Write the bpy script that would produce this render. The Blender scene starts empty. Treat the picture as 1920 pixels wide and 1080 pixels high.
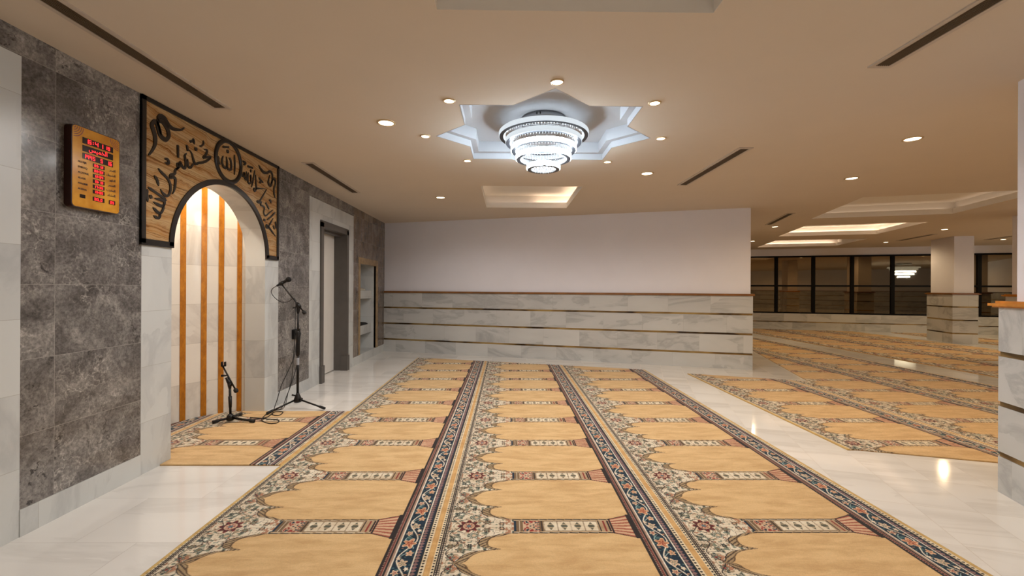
import bpy, bmesh, math, random
import numpy as np
from mathutils import Vector, Matrix
R = math.radians
SC = bpy.context.scene
COL = SC.collection
# ------------------------------------------------------------------ camera
cam_d = bpy.data.cameras.new('camera'); cam = bpy.data.objects.new('camera', cam_d); COL.objects.link(cam)
cam_d.sensor_width = 36; cam_d.lens = 823.17 / 1920 * 36; cam_d.clip_start = 0.05; cam_d.clip_end = 200
YAW, ROLL = 0.01249, 0.00498
cam.matrix_world = (Matrix.Translation((0, 0, 1.22)) @ Matrix.Rotation(-YAW, 4, 'Z')
                    @ Matrix.Rotation(math.pi / 2, 4, 'X') @ Matrix.Rotation(ROLL, 4, 'Z'))
SC.camera = cam
# ------------------------------------------------------------------ world, exposure
w = bpy.data.worlds.new('night'); SC.world = w; w.use_nodes = True
w.node_tree.nodes['Background'].inputs[0].default_value = (0.012, 0.012, 0.016, 1)
w.node_tree.nodes['Background'].inputs[1].default_value = 0.3
SC.view_settings.view_transform = 'Standard'; SC.view_settings.look = 'None'
SC.view_settings.exposure = 0.0; SC.view_settings.gamma = 1; SC.view_settings.use_curve_mapping = False
SC.cycles.max_bounces = 8; SC.cycles.diffuse_bounces = 5; SC.cycles.glossy_bounces = 4
SC.cycles.sample_clamp_indirect = 4.0; SC.cycles.caustics_reflective = False; SC.cycles.caustics_refractive = False
WARM = (1.0, 0.94, 0.88); AMBER = (1.0, 0.73, 0.42); NEUT = (1.0, 0.96, 0.92); COOL = (0.76, 0.89, 1.0)
SPOT_W = 44.0          # one recessed spot
CHAND_E = 58.0         # emission of the lower chandelier rings, outer side
COVE_E = 9.0          # LED strips in the ceiling trays

# ------------------------------------------------------------------ geometry frame
XW = -2.354; ZC = 2.456; TH = 0.3015; XC = -1.5275
EX = Vector((math.cos(TH), -math.sin(TH), 0)); EY = Vector((math.sin(TH), math.cos(TH), 0))
O = Vector((3.72, 6.58, 0))
def B(u, v, z=0): return O + EX * u + EY * v + Vector((0, 0, z))
def s2l(c):
    c = c / 255.0
    return c / 12.92 if c <= 0.04045 else ((c + 0.055) / 1.055) ** 2.4
def rgb(r, g, b): return (s2l(r), s2l(g), s2l(b), 1)

# ------------------------------------------------------------------ materials
class NT:
    def __init__(s, name):
        s.m = bpy.data.materials.new(name); s.m.use_nodes = True; s.t = s.m.node_tree
        s.b = s.t.nodes['Principled BSDF']
    def n(s, typ, **kw):
        nd = s.t.nodes.new(typ)
        for k, v in kw.items():
            if k.startswith('i_'):
                key = k[2:]; key = int(key) if key.isdigit() else key.replace('_', ' ')
                s.set(nd.inputs[key], v)
            else: setattr(nd, k, v)
        return nd
    def set(s, inp, v):
        if hasattr(v, 'links') or isinstance(v, bpy.types.NodeSocket): s.t.links.new(v, inp)
        else: inp.default_value = v
    def math(s, op, a, b=0.0, clamp=False):
        nd = s.t.nodes.new('ShaderNodeMath'); nd.operation = op; nd.use_clamp = clamp
        s.set(nd.inputs[0], a); s.set(nd.inputs[1], b); return nd.outputs[0]
    def ramp(s, fac, stops, interp='LINEAR'):
        nd = s.t.nodes.new('ShaderNodeValToRGB'); s.set(nd.inputs[0], fac); cr = nd.color_ramp; cr.interpolation = interp
        while len(cr.elements) < len(stops): cr.elements.new(0.5)
        for e, (p, c) in zip(cr.elements, stops): e.position = p; e.color = c
        return nd.outputs[0]
    def mix(s, fac, a, b, mode='MIX'):
        nd = s.t.nodes.new('ShaderNodeMix'); nd.data_type = 'RGBA'; nd.blend_type = mode
        s.set(nd.inputs['Factor'], fac); s.set(nd.inputs[6], a); s.set(nd.inputs[7], b); return nd.outputs[2]
    def coord(s): return s.n('ShaderNodeTexCoord').outputs['Object']
    def mapping(s, vec, loc=(0, 0, 0), rot=(0, 0, 0), sc=(1, 1, 1)):
        nd = s.n('ShaderNodeMapping'); s.set(nd.inputs[0], vec); nd.inputs[1].default_value = loc
        nd.inputs[2].default_value = rot; nd.inputs[3].default_value = sc; return nd.outputs[0]
    def noise(s, vec, scale, detail=4, rough=0.55, dist=0.0, out='Fac'):
        nd = s.n('ShaderNodeTexNoise'); s.set(nd.inputs['Vector'], vec); nd.inputs['Scale'].default_value = scale
        nd.inputs['Detail'].default_value = detail; nd.inputs['Roughness'].default_value = rough
        nd.inputs['Distortion'].default_value = dist; return nd.outputs[out]
    def base(s, c): s.set(s.b.inputs['Base Color'], c)
    def rough(s, v): s.set(s.b.inputs['Roughness'], v)
    def bump(s, h, strength=0.3, dist=0.002):
        nd = s.n('ShaderNodeBump'); s.set(nd.inputs['Height'], h); nd.inputs['Strength'].default_value = strength
        nd.inputs['Distance'].default_value = dist; s.t.links.new(nd.outputs[0], s.b.inputs['Normal'])

def plain(name, col, rough=0.5, metal=0.0, spec=0.5, noise=0.04, nscale=9):
    m = NT(name)
    f = m.noise(m.coord(), nscale, 3)
    c2 = tuple(min(1, x * (1 + noise * 2)) for x in col[:3]) + (1,)
    c1 = tuple(x * (1 - noise * 2) for x in col[:3]) + (1,)
    m.base(m.ramp(f, [(0.3, c1), (0.7, c2)])); m.rough(rough)
    m.b.inputs['Metallic'].default_value = metal; m.b.inputs['Specular IOR Level'].default_value = spec
    return m.m
def emis(name, col, strength, base=(0.8, 0.8, 0.8, 1)):
    m = NT(name); m.base(base)
    m.b.inputs['Emission Color'].default_value = tuple(col[:3]) + (1,); m.b.inputs['Emission Strength'].default_value = strength
    return m.m
def grid_mask(m, vec, axes, sizes, offs, width, stagger=0.0):
    """joint mask (1 on a joint line) and a random value per tile, for a 2D grid on the chosen axes"""
    sep = m.n('ShaderNodeSeparateXYZ', i_0=vec)
    a = m.math('DIVIDE', m.math('ADD', sep.outputs[axes[0]], -offs[0]), sizes[0])
    b = m.math('DIVIDE', m.math('ADD', sep.outputs[axes[1]], -offs[1]), sizes[1])
    fb = m.math('FLOOR', b)
    if stagger: a = m.math('ADD', a, m.math('MULTIPLY', fb, stagger))
    fa = m.math('FLOOR', a)
    da = m.math('MULTIPLY', m.math('ABSOLUTE', m.math('ADD', m.math('FRACT', a), -0.5)), sizes[0])
    db = m.math('MULTIPLY', m.math('ABSOLUTE', m.math('ADD', m.math('FRACT', b), -0.5)), sizes[1])
    ma = m.math('GREATER_THAN', da, sizes[0] / 2 - width / 2); mb = m.math('GREATER_THAN', db, sizes[1] / 2 - width / 2)
    mask = m.math('MAXIMUM', ma, mb)
    comb = m.n('ShaderNodeCombineXYZ', i_0=fa, i_1=fb)
    wn = m.n('ShaderNodeTexWhiteNoise'); wn.noise_dimensions = '2D'; m.set(wn.inputs['Vector'], comb.outputs[0])
    return mask, wn.outputs['Color'], wn.outputs['Value']

def marble(name, axes, sizes, offs, base, vein, joint, rough=0.12, stagger=0.0, rot=0.0, vscale=1.6, width=0.003, stretch=(1, 1, 1), amt=1.0, vrot=0.6, sumxy=False):
    """pale marble slabs: soft diagonal streaks, thin joints; each slab cut from another piece of stone"""
    m = NT(name); co = m.coord()
    if rot: co = m.mapping(co, rot=(0, 0, rot))
    if sumxy:
        sp = m.n('ShaderNodeSeparateXYZ', i_0=co)
        co = m.n('ShaderNodeCombineXYZ', i_0=m.math('ADD', sp.outputs[0], sp.outputs[1]), i_1=sp.outputs[1], i_2=sp.outputs[2]).outputs[0]
    mask, rc, rv = grid_mask(m, co, axes, sizes, offs, width, stagger)
    vm = m.n('ShaderNodeVectorMath', operation='SCALE', i_0=rc); vm.inputs['Scale'].default_value = 30
    add = m.n('ShaderNodeVectorMath', operation='ADD', i_0=co, i_1=vm.outputs[0])
    p = m.mapping(add.outputs[0], rot=(vrot, 0.3, vrot), sc=stretch)
    cloud = m.noise(p, vscale * 0.8, 5, 0.55, 0.6)
    v1 = m.math('ABSOLUTE', m.math('ADD', m.noise(p, vscale, 7, 0.6, 1.3), -0.5))
    vline = m.math('SUBTRACT', 1.0, m.math('MULTIPLY', v1, 13), True)
    vl = m.math('MULTIPLY', m.math('MULTIPLY', vline, m.math('GREATER_THAN', cloud, 0.48)), 0.30 * amt)
    cl = m.ramp(cloud, [(0.30, (0, 0, 0, 1)), (0.75, (1, 1, 1, 1))])
    f = m.math('ADD', m.math('MULTIPLY', cl, 0.38 * amt), vl, True)
    c = m.mix(f, base, vein)
    c = m.mix(m.math('MULTIPLY', rv, 0.10), c, vein)
    c = m.mix(m.math('MULTIPLY', mask, 0.55), c, joint)
    m.base(c)
    m.rough(m.math('ADD', m.math('MULTIPLY', mask, 0.35), rough)); m.b.inputs['Specular IOR Level'].default_value = 0.36 if axes == (0, 1) else 0.5
    return m.m
def grey_stone(name, brown=0.0):
    """dark grey breccia marble with pale veinlets and black pits, in large slabs"""
    m = NT(name); co = m.coord()
    mask, rc, rv = grid_mask(m, co, (1, 2), (0.60, 0.37), (2.318, 0.116), 0.003)
    vm = m.n('ShaderNodeVectorMath', operation='SCALE', i_0=rc); vm.inputs['Scale'].default_value = 2.2
    p = m.n('ShaderNodeVectorMath', operation='ADD', i_0=co, i_1=vm.outputs[0]).outputs[0]
    wob = m.noise(p, 5, 4, 0.6, out='Color')
    wv = m.n('ShaderNodeVectorMath', operation='SCALE', i_0=wob); wv.inputs['Scale'].default_value = 0.5
    pw = m.n('ShaderNodeVectorMath', operation='ADD', i_0=p, i_1=wv.outputs[0]).outputs[0]
    big = m.noise(p, 3.2, 8, 0.68, 0.8)
    c = m.ramp(big, [(0.30, rgb(62, 58, 56)), (0.46, rgb(96, 92, 90)), (0.56, rgb(120, 116, 113)), (0.70, rgb(150, 145, 140))])
    def vor(scale, lo, hi):
        v = m.n('ShaderNodeTexVoronoi'); v.feature = 'DISTANCE_TO_EDGE'; m.set(v.inputs['Vector'], pw); v.inputs['Scale'].default_value = scale
        return m.ramp(v.outputs['Distance'], [(lo, (1, 1, 1, 1)), (hi, (0, 0, 0, 1))])
    gate = m.ramp(m.noise(p, 2.6, 5, 0.6), [(0.42, (0, 0, 0, 1)), (0.62, (1, 1, 1, 1))])
    vein = m.math('MULTIPLY', m.math('ADD', vor(6, 0.0, 0.05), m.ramp(m.noise(pw, 34, 6, 0.75), [(0.54, (0, 0, 0, 1)), (0.66, (0.8, 0.8, 0.8, 1))])), gate)
    c = m.mix(m.math('MULTIPLY', vein, 0.38, True), c, rgb(196, 190, 182))
    pit = m.ramp(m.noise(pw, 17, 5, 0.62), [(0.36, (1, 1, 1, 1)), (0.43, (0, 0, 0, 1))])
    pg = m.ramp(m.noise(p, 2.2, 3, 0.6), [(0.45, (0, 0, 0, 1)), (0.6, (1, 1, 1, 1))])
    c = m.mix(m.math('MULTIPLY', m.math('MULTIPLY', pit, pg), 0.85), c, rgb(30, 28, 28))
    spk = m.ramp(m.noise(p, 60, 3, 0.7), [(0.35, (0, 0, 0, 1)), (0.65, (1, 1, 1, 1))])
    c = m.mix(0.34, c, spk, 'OVERLAY')
    if brown: c = m.mix(brown, c, m.ramp(m.noise(m.mapping(p, sc=(1, 9, 1)), 1.6, 6, 0.6, 1), [(0.35, rgb(70, 52, 38)), (0.65, rgb(150, 122, 92))]))
    c = m.mix(m.math('MULTIPLY', mask, 0.5), c, rgb(165, 160, 155))
    m.base(c); m.rough(0.16)
    return m.m

M = {}
M['floor_a'] = marble('white_marble_tiles', (0, 1), (0.60, 0.44), (-2.35, 2.551), rgb(236, 233, 228), rgb(176, 170, 164), rgb(150, 140, 130), 0.09, 0.5, vscale=0.9, stretch=(0.5, 2.6, 1), vrot=0.85, amt=0.6)
M['floor_b'] = marble('white_marble_tiles_turned', (0, 1), (0.30, 0.42), (1.777, 3.04), rgb(236, 233, 228), rgb(182, 174, 166), rgb(150, 134, 110), 0.09, 0.0, rot=TH, vscale=0.9, stretch=(0.5, 2.6, 1), vrot=0.85, amt=0.6)
M['wall_marble'] = marble('pale_marble_slabs', (1, 2), (0.62, 0.362), (2.859, -0.03), rgb(200, 202, 200), rgb(146, 148, 150), rgb(150, 146, 138), 0.30, 0.0, vscale=1.3, stretch=(1, 1.4, 0.7), amt=0.95)
M['niche_marble'] = marble('niche_marble_slabs', (1, 2), (3.0, 0.362), (1.0, -0.03), rgb(222, 216, 206), rgb(176, 168, 160), rgb(150, 140, 128), 0.16, vscale=1.5, stretch=(1, 1.2, 0.8), width=0.004)
M['row_marble'] = marble('grey_veined_marble_rows', (0, 2), (0.62, 0.302), (0.1, -0.068), rgb(200, 200, 197), rgb(134, 134, 134), rgb(140, 136, 128), 0.16, 0.37, rot=0, vscale=1.3, stretch=(0.6, 1, 1.8), width=0.0025, amt=1.0, sumxy=True)
M['grey'] = grey_stone('dark_breccia_marble'); M['grey_brown'] = grey_stone('brown_grey_breccia_marble', 0.42)
M['paint'] = plain('matt_white_paint', rgb(228, 227, 234), 0.9, noise=0.008, nscale=2, spec=0.2)
M['ceil'] = plain('matt_ceiling_paint', rgb(208, 196, 181), 0.95, noise=0.006, nscale=2, spec=0.1)
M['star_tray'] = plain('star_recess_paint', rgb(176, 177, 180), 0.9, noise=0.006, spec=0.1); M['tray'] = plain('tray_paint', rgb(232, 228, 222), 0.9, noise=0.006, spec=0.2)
M['gold'] = NT('gold_mosaic_strip')
g = M['gold']; gf = g.noise(g.mapping(g.coord(), sc=(1, 1, 0.5)), 26, 5, 0.7)
g.base(g.ramp(gf, [(0.3, rgb(150, 92, 20)), (0.5, rgb(176, 110, 24)), (0.7, rgb(196, 130, 36))])); g.rough(0.35); g.b.inputs['Metallic'].default_value = 0.25; M['gold'] = g.m
g = NT('gold_groove'); gf = g.noise(g.mapping(g.coord(), sc=(1, 1, 4)), 1.3, 3, 0.6)
g.base(g.ramp(gf, [(0.40, rgb(58, 44, 28)), (0.50, rgb(140, 112, 66)), (0.62, rgb(176, 148, 92))])); g.rough(0.3); g.b.inputs['Metallic'].default_value = 0.5; M['groove'] = g.m
M['rail'] = plain('bronze_wood_rail', rgb(128, 84, 38), 0.35, 0.1, noise=0.12, nscale=6)
M['rail_gold'] = plain('honey_onyx_rail', rgb(196, 128, 44), 0.25, 0.0, noise=0.12, nscale=12)
M['black'] = plain('black_metal', rgb(14, 13, 14), 0.4, 0.3, noise=0.03)
M['blackp'] = plain('black_lacquer', rgb(20, 15, 14), 0.28, 0.0, noise=0.03)
M['rubber'] = plain('black_rubber', rgb(12, 12, 12), 0.7)
M['frame_grey'] = plain('dark_grey_door_frame', rgb(84, 79, 75), 0.45)
M['door'] = plain('white_door_leaf', rgb(214, 210, 204), 0.4, noise=0.01)
M['travertine'] = plain('travertine_edging', rgb(150, 126, 92), 0.4, noise=0.15, nscale=14)
M['chrome'] = plain('polished_steel', rgb(200, 202, 205), 0.12, 1.0, noise=0.02)
M['ring_metal'] = plain('grey_steel_ring', rgb(58, 60, 66), 0.35, 0.6, noise=0.02)
M['vent_frame'] = plain('vent_frame_paint', rgb(186, 174, 162), 0.5)
M['vent_dark'] = plain('vent_inside', rgb(30, 24, 18), 0.8)
M['vent_slat'] = plain('vent_slats', rgb(96, 80, 62), 0.6)
M['lamp'] = emis('lamp_glow', (1.0, 0.86, 0.62), 8.0)
M['lamp_rim'] = plain('lamp_rim', rgb(205, 180, 140), 0.35, 0.3)
M['ring_led'] = emis('cool_led_ring', COOL, CHAND_E); M['ring_led_soft'] = emis('cool_led_ring_soft', (0.86, 0.94, 1.0), 0.8, (0.10, 0.105, 0.11, 1))
M['win_frame'] = plain('black_window_frame', rgb(10, 9, 10), 0.6, 0.0, spec=0.12, noise=0.02); M['led_dim'] = emis('warm_led_strip_dim', (1.0, 0.74, 0.54), COVE_E * 0.16); M['led_warm'] = emis('warm_led_strip', (1.0, 0.74, 0.54), COVE_E)
M['red_led'] = emis('red_led_digits', (1.0, 0.015, 0.02), 2.6, (0.3, 0, 0, 1))
M['sticker'] = plain('grey_sticker', rgb(150, 155, 165), 0.5)
M['book'] = plain('book_covers', rgb(90, 40, 34), 0.6); M['book_w'] = plain('book_pages', rgb(215, 208, 190), 0.7); M['book_g'] = plain('book_green', rgb(40, 66, 52), 0.6)
m = NT('dark_window_glass'); m.base((0.006, 0.006, 0.007, 1)); m.rough(0.02); m.b.inputs['Specular IOR Level'].default_value = 0.9; m.b.inputs['IOR'].default_value = 2.2; m.b.inputs['Specular Tint'].default_value = (1.0, 0.74, 0.44, 1)
M['pane'] = m.m
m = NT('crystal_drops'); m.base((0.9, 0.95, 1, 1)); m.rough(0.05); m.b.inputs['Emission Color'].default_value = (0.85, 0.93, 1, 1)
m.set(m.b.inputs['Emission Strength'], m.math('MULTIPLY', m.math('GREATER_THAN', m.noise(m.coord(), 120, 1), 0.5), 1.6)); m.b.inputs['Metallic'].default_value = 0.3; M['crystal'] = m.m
# onyx: wavy brown and honey bands
m = NT('banded_onyx'); co = m.coord()
p = m.mapping(co, rot=(R(4), 0, 0), sc=(1, 1, 1))
sep = m.n('ShaderNodeSeparateXYZ', i_0=p)
nz = m.noise(m.mapping(co, sc=(1, 1, 2.2)), 2.6, 5, 0.6, 0.5)
h = m.math('ADD', m.math('MULTIPLY', sep.outputs[2], 9.0), m.math('MULTIPLY', nz, 2.6))
b1 = m.math('FRACT', h)
h2 = m.math('ADD', m.math('ADD', m.math('MULTIPLY', sep.outputs[2], 74.0), m.math('MULTIPLY', sep.outputs[1], 3.0)), m.math('MULTIPLY', nz, 6.0)); b2 = m.noise(m.n('ShaderNodeCombineXYZ', i_0=h2, i_1=m.math('MULTIPLY', sep.outputs[1], 0.35)).outputs[0], 1.0, 4, 0.7)
c1 = m.ramp(b1, [(0.0, rgb(196, 160, 108)), (0.3, rgb(222, 196, 150)), (0.6, rgb(204, 164, 108)), (0.8, rgb(180, 118, 46)), (0.9, rgb(150, 100, 56)), (1.0, rgb(196, 160, 108))])
c2 = m.ramp(b2, [(0.34, rgb(62, 38, 22)), (0.42, rgb(150, 108, 60)), (0.52, rgb(204, 174, 128)), (0.62, rgb(184, 134, 72)), (0.70, rgb(92, 56, 28))])
m.base(m.mix(1.0, m.mix(0.66, c1, c2), rgb(222, 214, 206), 'MULTIPLY')); m.rough(0.2); M['onyx'] = m.m
# carpet: woven pile, the weave colours are stored per knot
m = NT('woven_prayer_carpet')
at = m.n('ShaderNodeAttribute'); at.attribute_name = 'weave'; co = m.coord()
mott = m.noise(m.mapping(co, sc=(1.3, 5, 1)), 3.2, 6, 0.65, 0.4)
c = m.mix(m.ramp(mott, [(0.36, (0.5, 0.5, 0.5, 1)), (0.60, (0, 0, 0, 1))]), at.outputs['Color'], m.mix(1.0, at.outputs['Color'], rgb(205, 185, 160), 'MULTIPLY'))
m.base(c); m.rough(0.95); m.b.inputs['Specular IOR Level'].default_value = 0.1
m.b.inputs['Sheen Weight'].default_value = 0.15; m.b.inputs['Sheen Roughness'].default_value = 0.5
m.bump(m.noise(co, 420, 2, 0.7), 0.5, 0.002); M['carpet'] = m.m

# ------------------------------------------------------------------ mesh helpers
class MB:
    def __init__(s): s.v = []; s.f = []; s.mi = []; s.mats = []; s.sm = []
    def mat(s, m):
        if m not in s.mats: s.mats.append(m)
        return s.mats.index(m)
    def add(s, vs, fs, m, smooth=False):
        k = len(s.v); s.v += [tuple(v) for v in vs]; i = s.mat(m)
        for f in fs: s.f.append([a + k for a in f]); s.mi.append(i); s.sm.append(smooth)
        return s
    def box(s, x0, x1, y0, y1, z0, z1, m, T=None):
        vs = [Vector((x, y, z)) for z in (z0, z1) for y in (y0, y1) for x in (x0, x1)]
        if T is not None: vs = [T @ v if isinstance(T, Matrix) else T(v) for v in vs]
        return s.add(vs, [(0, 2, 3, 1), (4, 5, 7, 6), (0, 1, 5, 4), (1, 3, 7, 5), (3, 2, 6, 7), (2, 0, 4, 6)], m)
    def prism(s, poly, axis, a, b, m, smooth=False):
        """polygon (2D list) extruded along axis 'x','y','z' from a to b"""
        def P(p, t):
            return {'x': (t, p[0], p[1]), 'y': (p[0], t, p[1]), 'z': (p[0], p[1], t)}[axis]
        n = len(poly); vs = [P(p, a) for p in poly] + [P(p, b) for p in poly]
        fs = [tuple(range(n))[::-1], tuple(range(n, 2 * n))] + [(i, (i + 1) % n, n + (i + 1) % n, n + i) for i in range(n)]
        return s.add(vs, fs, m, smooth)
    def strip(s, A, Bp, m, closed=False, smooth=False):
        n = len(A); fs = [(i, (i + 1) % n, n + (i + 1) % n, n + i) for i in range(n if closed else n - 1)]
        return s.add(list(A) + list(Bp), fs, m, smooth)
    def tube(s, pts, r, m, seg=10, cap=True, smooth=True):
        pts = [Vector(p) for p in pts]; n = len(pts); rr = r if isinstance(r, (list, tuple)) else [r] * n
        vs = []; up = None
        for i, p in enumerate(pts):
            d = (pts[min(i + 1, n - 1)] - pts[max(i - 1, 0)]).normalized()
            if up is None:
                up = d.orthogonal().normalized()
            up = (up - d * up.dot(d)).normalized(); w_ = d.cross(up)
            vs += [p + (up * math.cos(2 * math.pi * k / seg) + w_ * math.sin(2 * math.pi * k / seg)) * rr[i] for k in range(seg)]
        fs = [(i * seg + k, i * seg + (k + 1) % seg, (i + 1) * seg + (k + 1) % seg, (i + 1) * seg + k) for i in range(n - 1) for k in range(seg)]
        s.add(vs, fs, m, smooth)
        if cap:
            k0 = len(s.v) - len(vs); i = s.mat(m)
            s.f += [[k0 + k for k in range(seg)][::-1], [k0 + (n - 1) * seg + k for k in range(seg)]]; s.mi += [i, i]; s.sm += [False, False]
        return s
    def lathe(s, prof, c, m, seg=48, smooth=True):
        """prof: list of (radius, z), closed loop when first == last"""
        vs = []; n = len(prof)
        for r, z in prof: vs += [(c[0] + r * math.cos(2 * math.pi * k / seg), c[1] + r * math.sin(2 * math.pi * k / seg), c[2] + z) for k in range(seg)]
        fs = [(i * seg + k, i * seg + (k + 1) % seg, (i + 1) * seg + (k + 1) % seg, (i + 1) * seg + k) for i in range(n - 1) for k in range(seg)]
        return s.add(vs, fs, m, smooth)
    def build(s, name, parent=None, loc=None):
        me = bpy.data.meshes.new(name)
        off = Vector(loc) if loc is not None else Vector((0, 0, 0))
        if parent is not None and loc is None: off = parent.matrix_world.translation.copy()
        me.from_pydata([tuple(Vector(v) - off) for v in s.v], [], s.f)
        for m in s.mats: me.materials.append(m)
        me.polygons.foreach_set('material_index', s.mi); me.polygons.foreach_set('use_smooth', s.sm)
        bm = bmesh.new(); bm.from_mesh(me); bmesh.ops.recalc_face_normals(bm, faces=bm.faces); bm.to_mesh(me); bm.free()
        o = bpy.data.objects.new(name, me); COL.objects.link(o)
        if parent is not None: o.parent = parent
        elif loc is not None: o.location = loc
        return o
def one(fn, name, parent=None, loc=None):
    mb = MB(); fn(mb); return mb.build(name, parent, loc)
def tag(o, label=None, cat=None, group=None, kind=None):
    if label: o['label'] = label
    if cat: o['category'] = cat
    if group: o['group'] = group
    if kind: o['kind'] = kind
    return o
def empty(name, loc, label=None, cat=None, group=None, kind=None, rz=0):
    o = bpy.data.objects.new(name, None); COL.objects.link(o); o.location = loc; o.rotation_euler = (0, 0, rz)
    o.empty_display_size = 0.1
    o.matrix_world = Matrix.Translation(loc) @ Matrix.Rotation(rz, 4, 'Z')
    return tag(o, label, cat, group, kind)
def copy_tree(o, loc, label):
    r = o.copy(); COL.objects.link(r); r.location = loc; r['label'] = label
    for ch in list(o.children):
        c = ch.copy(); COL.objects.link(c); c.parent = r
        for g_ in ch.children:
            d = g_.copy(); COL.objects.link(d); d.parent = c
    return r
def struct(mb, name, parent=None):
    o = mb.build(name, parent)
    if parent is None: o['kind'] = 'structure'
    return o
def TB(v): return B(v[0], v[1], v[2])   # local building frame (turned by TH) to world

# ================================================================== CEILING with its recesses
SX, SY, SA = 0.297, 3.590, 0.617
def star(a, inset=0.0):
    """outline of two crossed squares (eight points); inset moves every side inwards"""
    a = a - inset; out = []
    for k in range(8):
        an = k * math.pi / 4 - math.pi / 2 - math.pi / 8
        r_t = a * math.sqrt(2); r_n = a / math.cos(math.pi / 8)
        out.append((SX + r_n * math.cos(an), SY + r_n * math.sin(an)))
        an += math.pi / 8
        out.append((SX + r_t * math.cos(an), SY + r_t * math.sin(an)))
    return out
def rect(x0, x1, y0, y1, fr=False):
    p = [(x0, y0), (x1, y0), (x1, y1), (x0, y1)]
    return [tuple(B(*q)[:2]) for q in p] if fr else p
trays = [rect(-0.315, 0.920, 0.45, 1.955), rect(-0.315, 0.918, 5.325, 6.755),
         rect(1.22, 3.20, -0.42, 1.44, True), rect(1.43, 3.37, 2.40, 4.22, True), rect(1.63, 3.62, 5.22, 7.08, True)]
RX0, RX1, RY0, RY1 = -3.4, 19.0, -5.0, 18.0
bm = bmesh.new()
def loop(pts, z=ZC):
    vs = [bm.verts.new((x, y, z)) for x, y in pts]; return [bm.edges.new((vs[i], vs[(i + 1) % len(vs)])) for i in range(len(vs))]
ed = loop([(RX0, RY0), (RX1, RY0), (RX1, RY1), (RX0, RY1)]) + loop(star(SA))
for t in trays: ed += loop(t)
bmesh.ops.triangle_fill(bm, use_beauty=True, use_dissolve=False, edges=ed)
me = bpy.data.meshes.new('ceiling'); bm.to_mesh(me); bm.free(); me.materials.append(M['ceil'])
ceil = bpy.data.objects.new('ceiling', me); COL.objects.link(ceil); ceil['kind'] = 'structure'

def ring2d(A, zA, Bp, zB): return [(x, y, zA) for x, y in A], [(x, y, zB) for x, y in Bp]
# star recess: upright lip, ledge, upright, lid
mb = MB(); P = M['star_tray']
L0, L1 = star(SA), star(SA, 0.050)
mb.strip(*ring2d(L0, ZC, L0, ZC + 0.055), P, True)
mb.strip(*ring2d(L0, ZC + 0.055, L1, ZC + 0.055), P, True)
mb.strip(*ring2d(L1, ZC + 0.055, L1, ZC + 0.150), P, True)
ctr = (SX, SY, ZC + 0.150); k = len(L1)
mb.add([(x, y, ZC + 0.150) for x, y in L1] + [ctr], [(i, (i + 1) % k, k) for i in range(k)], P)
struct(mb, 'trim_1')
# hairline reveal around the star
mb = MB(); E0 = star(SA, -0.006)
mb.strip(*ring2d(E0, ZC - 0.001, L0, ZC - 0.001), M['star_tray'], True); mb.strip(*ring2d(E0, ZC - 0.001, E0, ZC + 0.002), M['star_tray'], True)
struct(mb, 'trim_2')
P = M['tray']
def inset(poly, d):
    c = Vector((sum(p[0] for p in poly) / 4, sum(p[1] for p in poly) / 4)); e1 = (Vector(poly[1]) - Vector(poly[0])); e2 = (Vector(poly[3]) - Vector(poly[0]))
    l1, l2 = e1.length, e2.length; e1 /= l1; e2 /= l2
    return [tuple(c + e1 * (sx * (l1 / 2 - d)) + e2 * (sy * (l2 / 2 - d))) for sx, sy in ((-1, -1), (1, -1), (1, 1), (-1, 1))]
def tray(poly, n, led_sides, dark=False):
    mb = MB(); a, b = poly, inset(poly, 0.055); c = inset(poly, -0.075)
    mb.strip(*ring2d(a, ZC, a, ZC + 0.085), P, True); a2 = inset(poly, -0.010)
    mb.strip(*ring2d(a, ZC + 0.085, a2, ZC + 0.085), P, True); mb.strip(*ring2d(a2, ZC + 0.085, a2, ZC + 0.055), P, True)
    mb.strip(*ring2d(a2, ZC + 0.055, c, ZC + 0.055), P, True)
    mb.strip(*ring2d(c, ZC + 0.055, c, ZC + 0.20), P, True)
    mb.add([(x, y, ZC + 0.20) for x, y in c], [(0, 1, 2, 3)], P)
    o = struct(mb, 'trim_%d' % n)
    for s_, (t0, t1), gl in led_sides:      # LED tape lying on the cove ledge, behind the lip
        p0, p1 = Vector(c[s_]), Vector(c[(s_ + 1) % 4]); d = p1 - p0; q0, q1 = p0 + d * t0, p0 + d * t1
        cc = Vector((sum(p[0] for p in poly) / 4, sum(p[1] for p in poly) / 4)); nrm = Vector((-d.y, d.x)).normalized()
        if nrm.dot(cc - p0) < 0: nrm = -nrm
        lb = MB(); vs = []
        for z in (ZC + 0.058, ZC + 0.068):
            for q, off in ((q0, 0.012), (q1, 0.012), (q1, 0.036), (q0, 0.036)): vs.append((*(q + nrm * off), z))
        lb.add(vs, [(0, 1, 2, 3), (4, 5, 6, 7), (0, 1, 5, 4), (1, 2, 6, 5), (2, 3, 7, 6), (3, 0, 4, 7)], gl)
        lb.build('led_strip', o)
    return o
tray(trays[0], 3, [])
tray(trays[1], 4, [(1, (0.45, 0.97), M['led_warm']), (2, (0.03, 0.40), M['led_warm']), (2, (0.45, 0.95), M['led_dim']), (3, (0.1, 0.9), M['led_dim'])])
tray(trays[2], 5, [(2, (0.05, 0.95), M['led_dim']), (3, (0.05, 0.95), M['led_dim']), (1, (0.3, 0.95), M['led_dim'])])
tray(trays[3], 6, [(0, (0.05, 0.95), M['led_warm']), (1, (0.03, 0.97), M['led_warm']), (2, (0.05, 0.95), M['led_warm']), (3, (0.05, 0.95), M['led_warm'])])
tray(trays[4], 7, [(0, (0.05, 0.95), M['led_warm']), (3, (0.03, 0.97), M['led_warm']), (2, (0.05, 0.95), M['led_warm'])])

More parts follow.
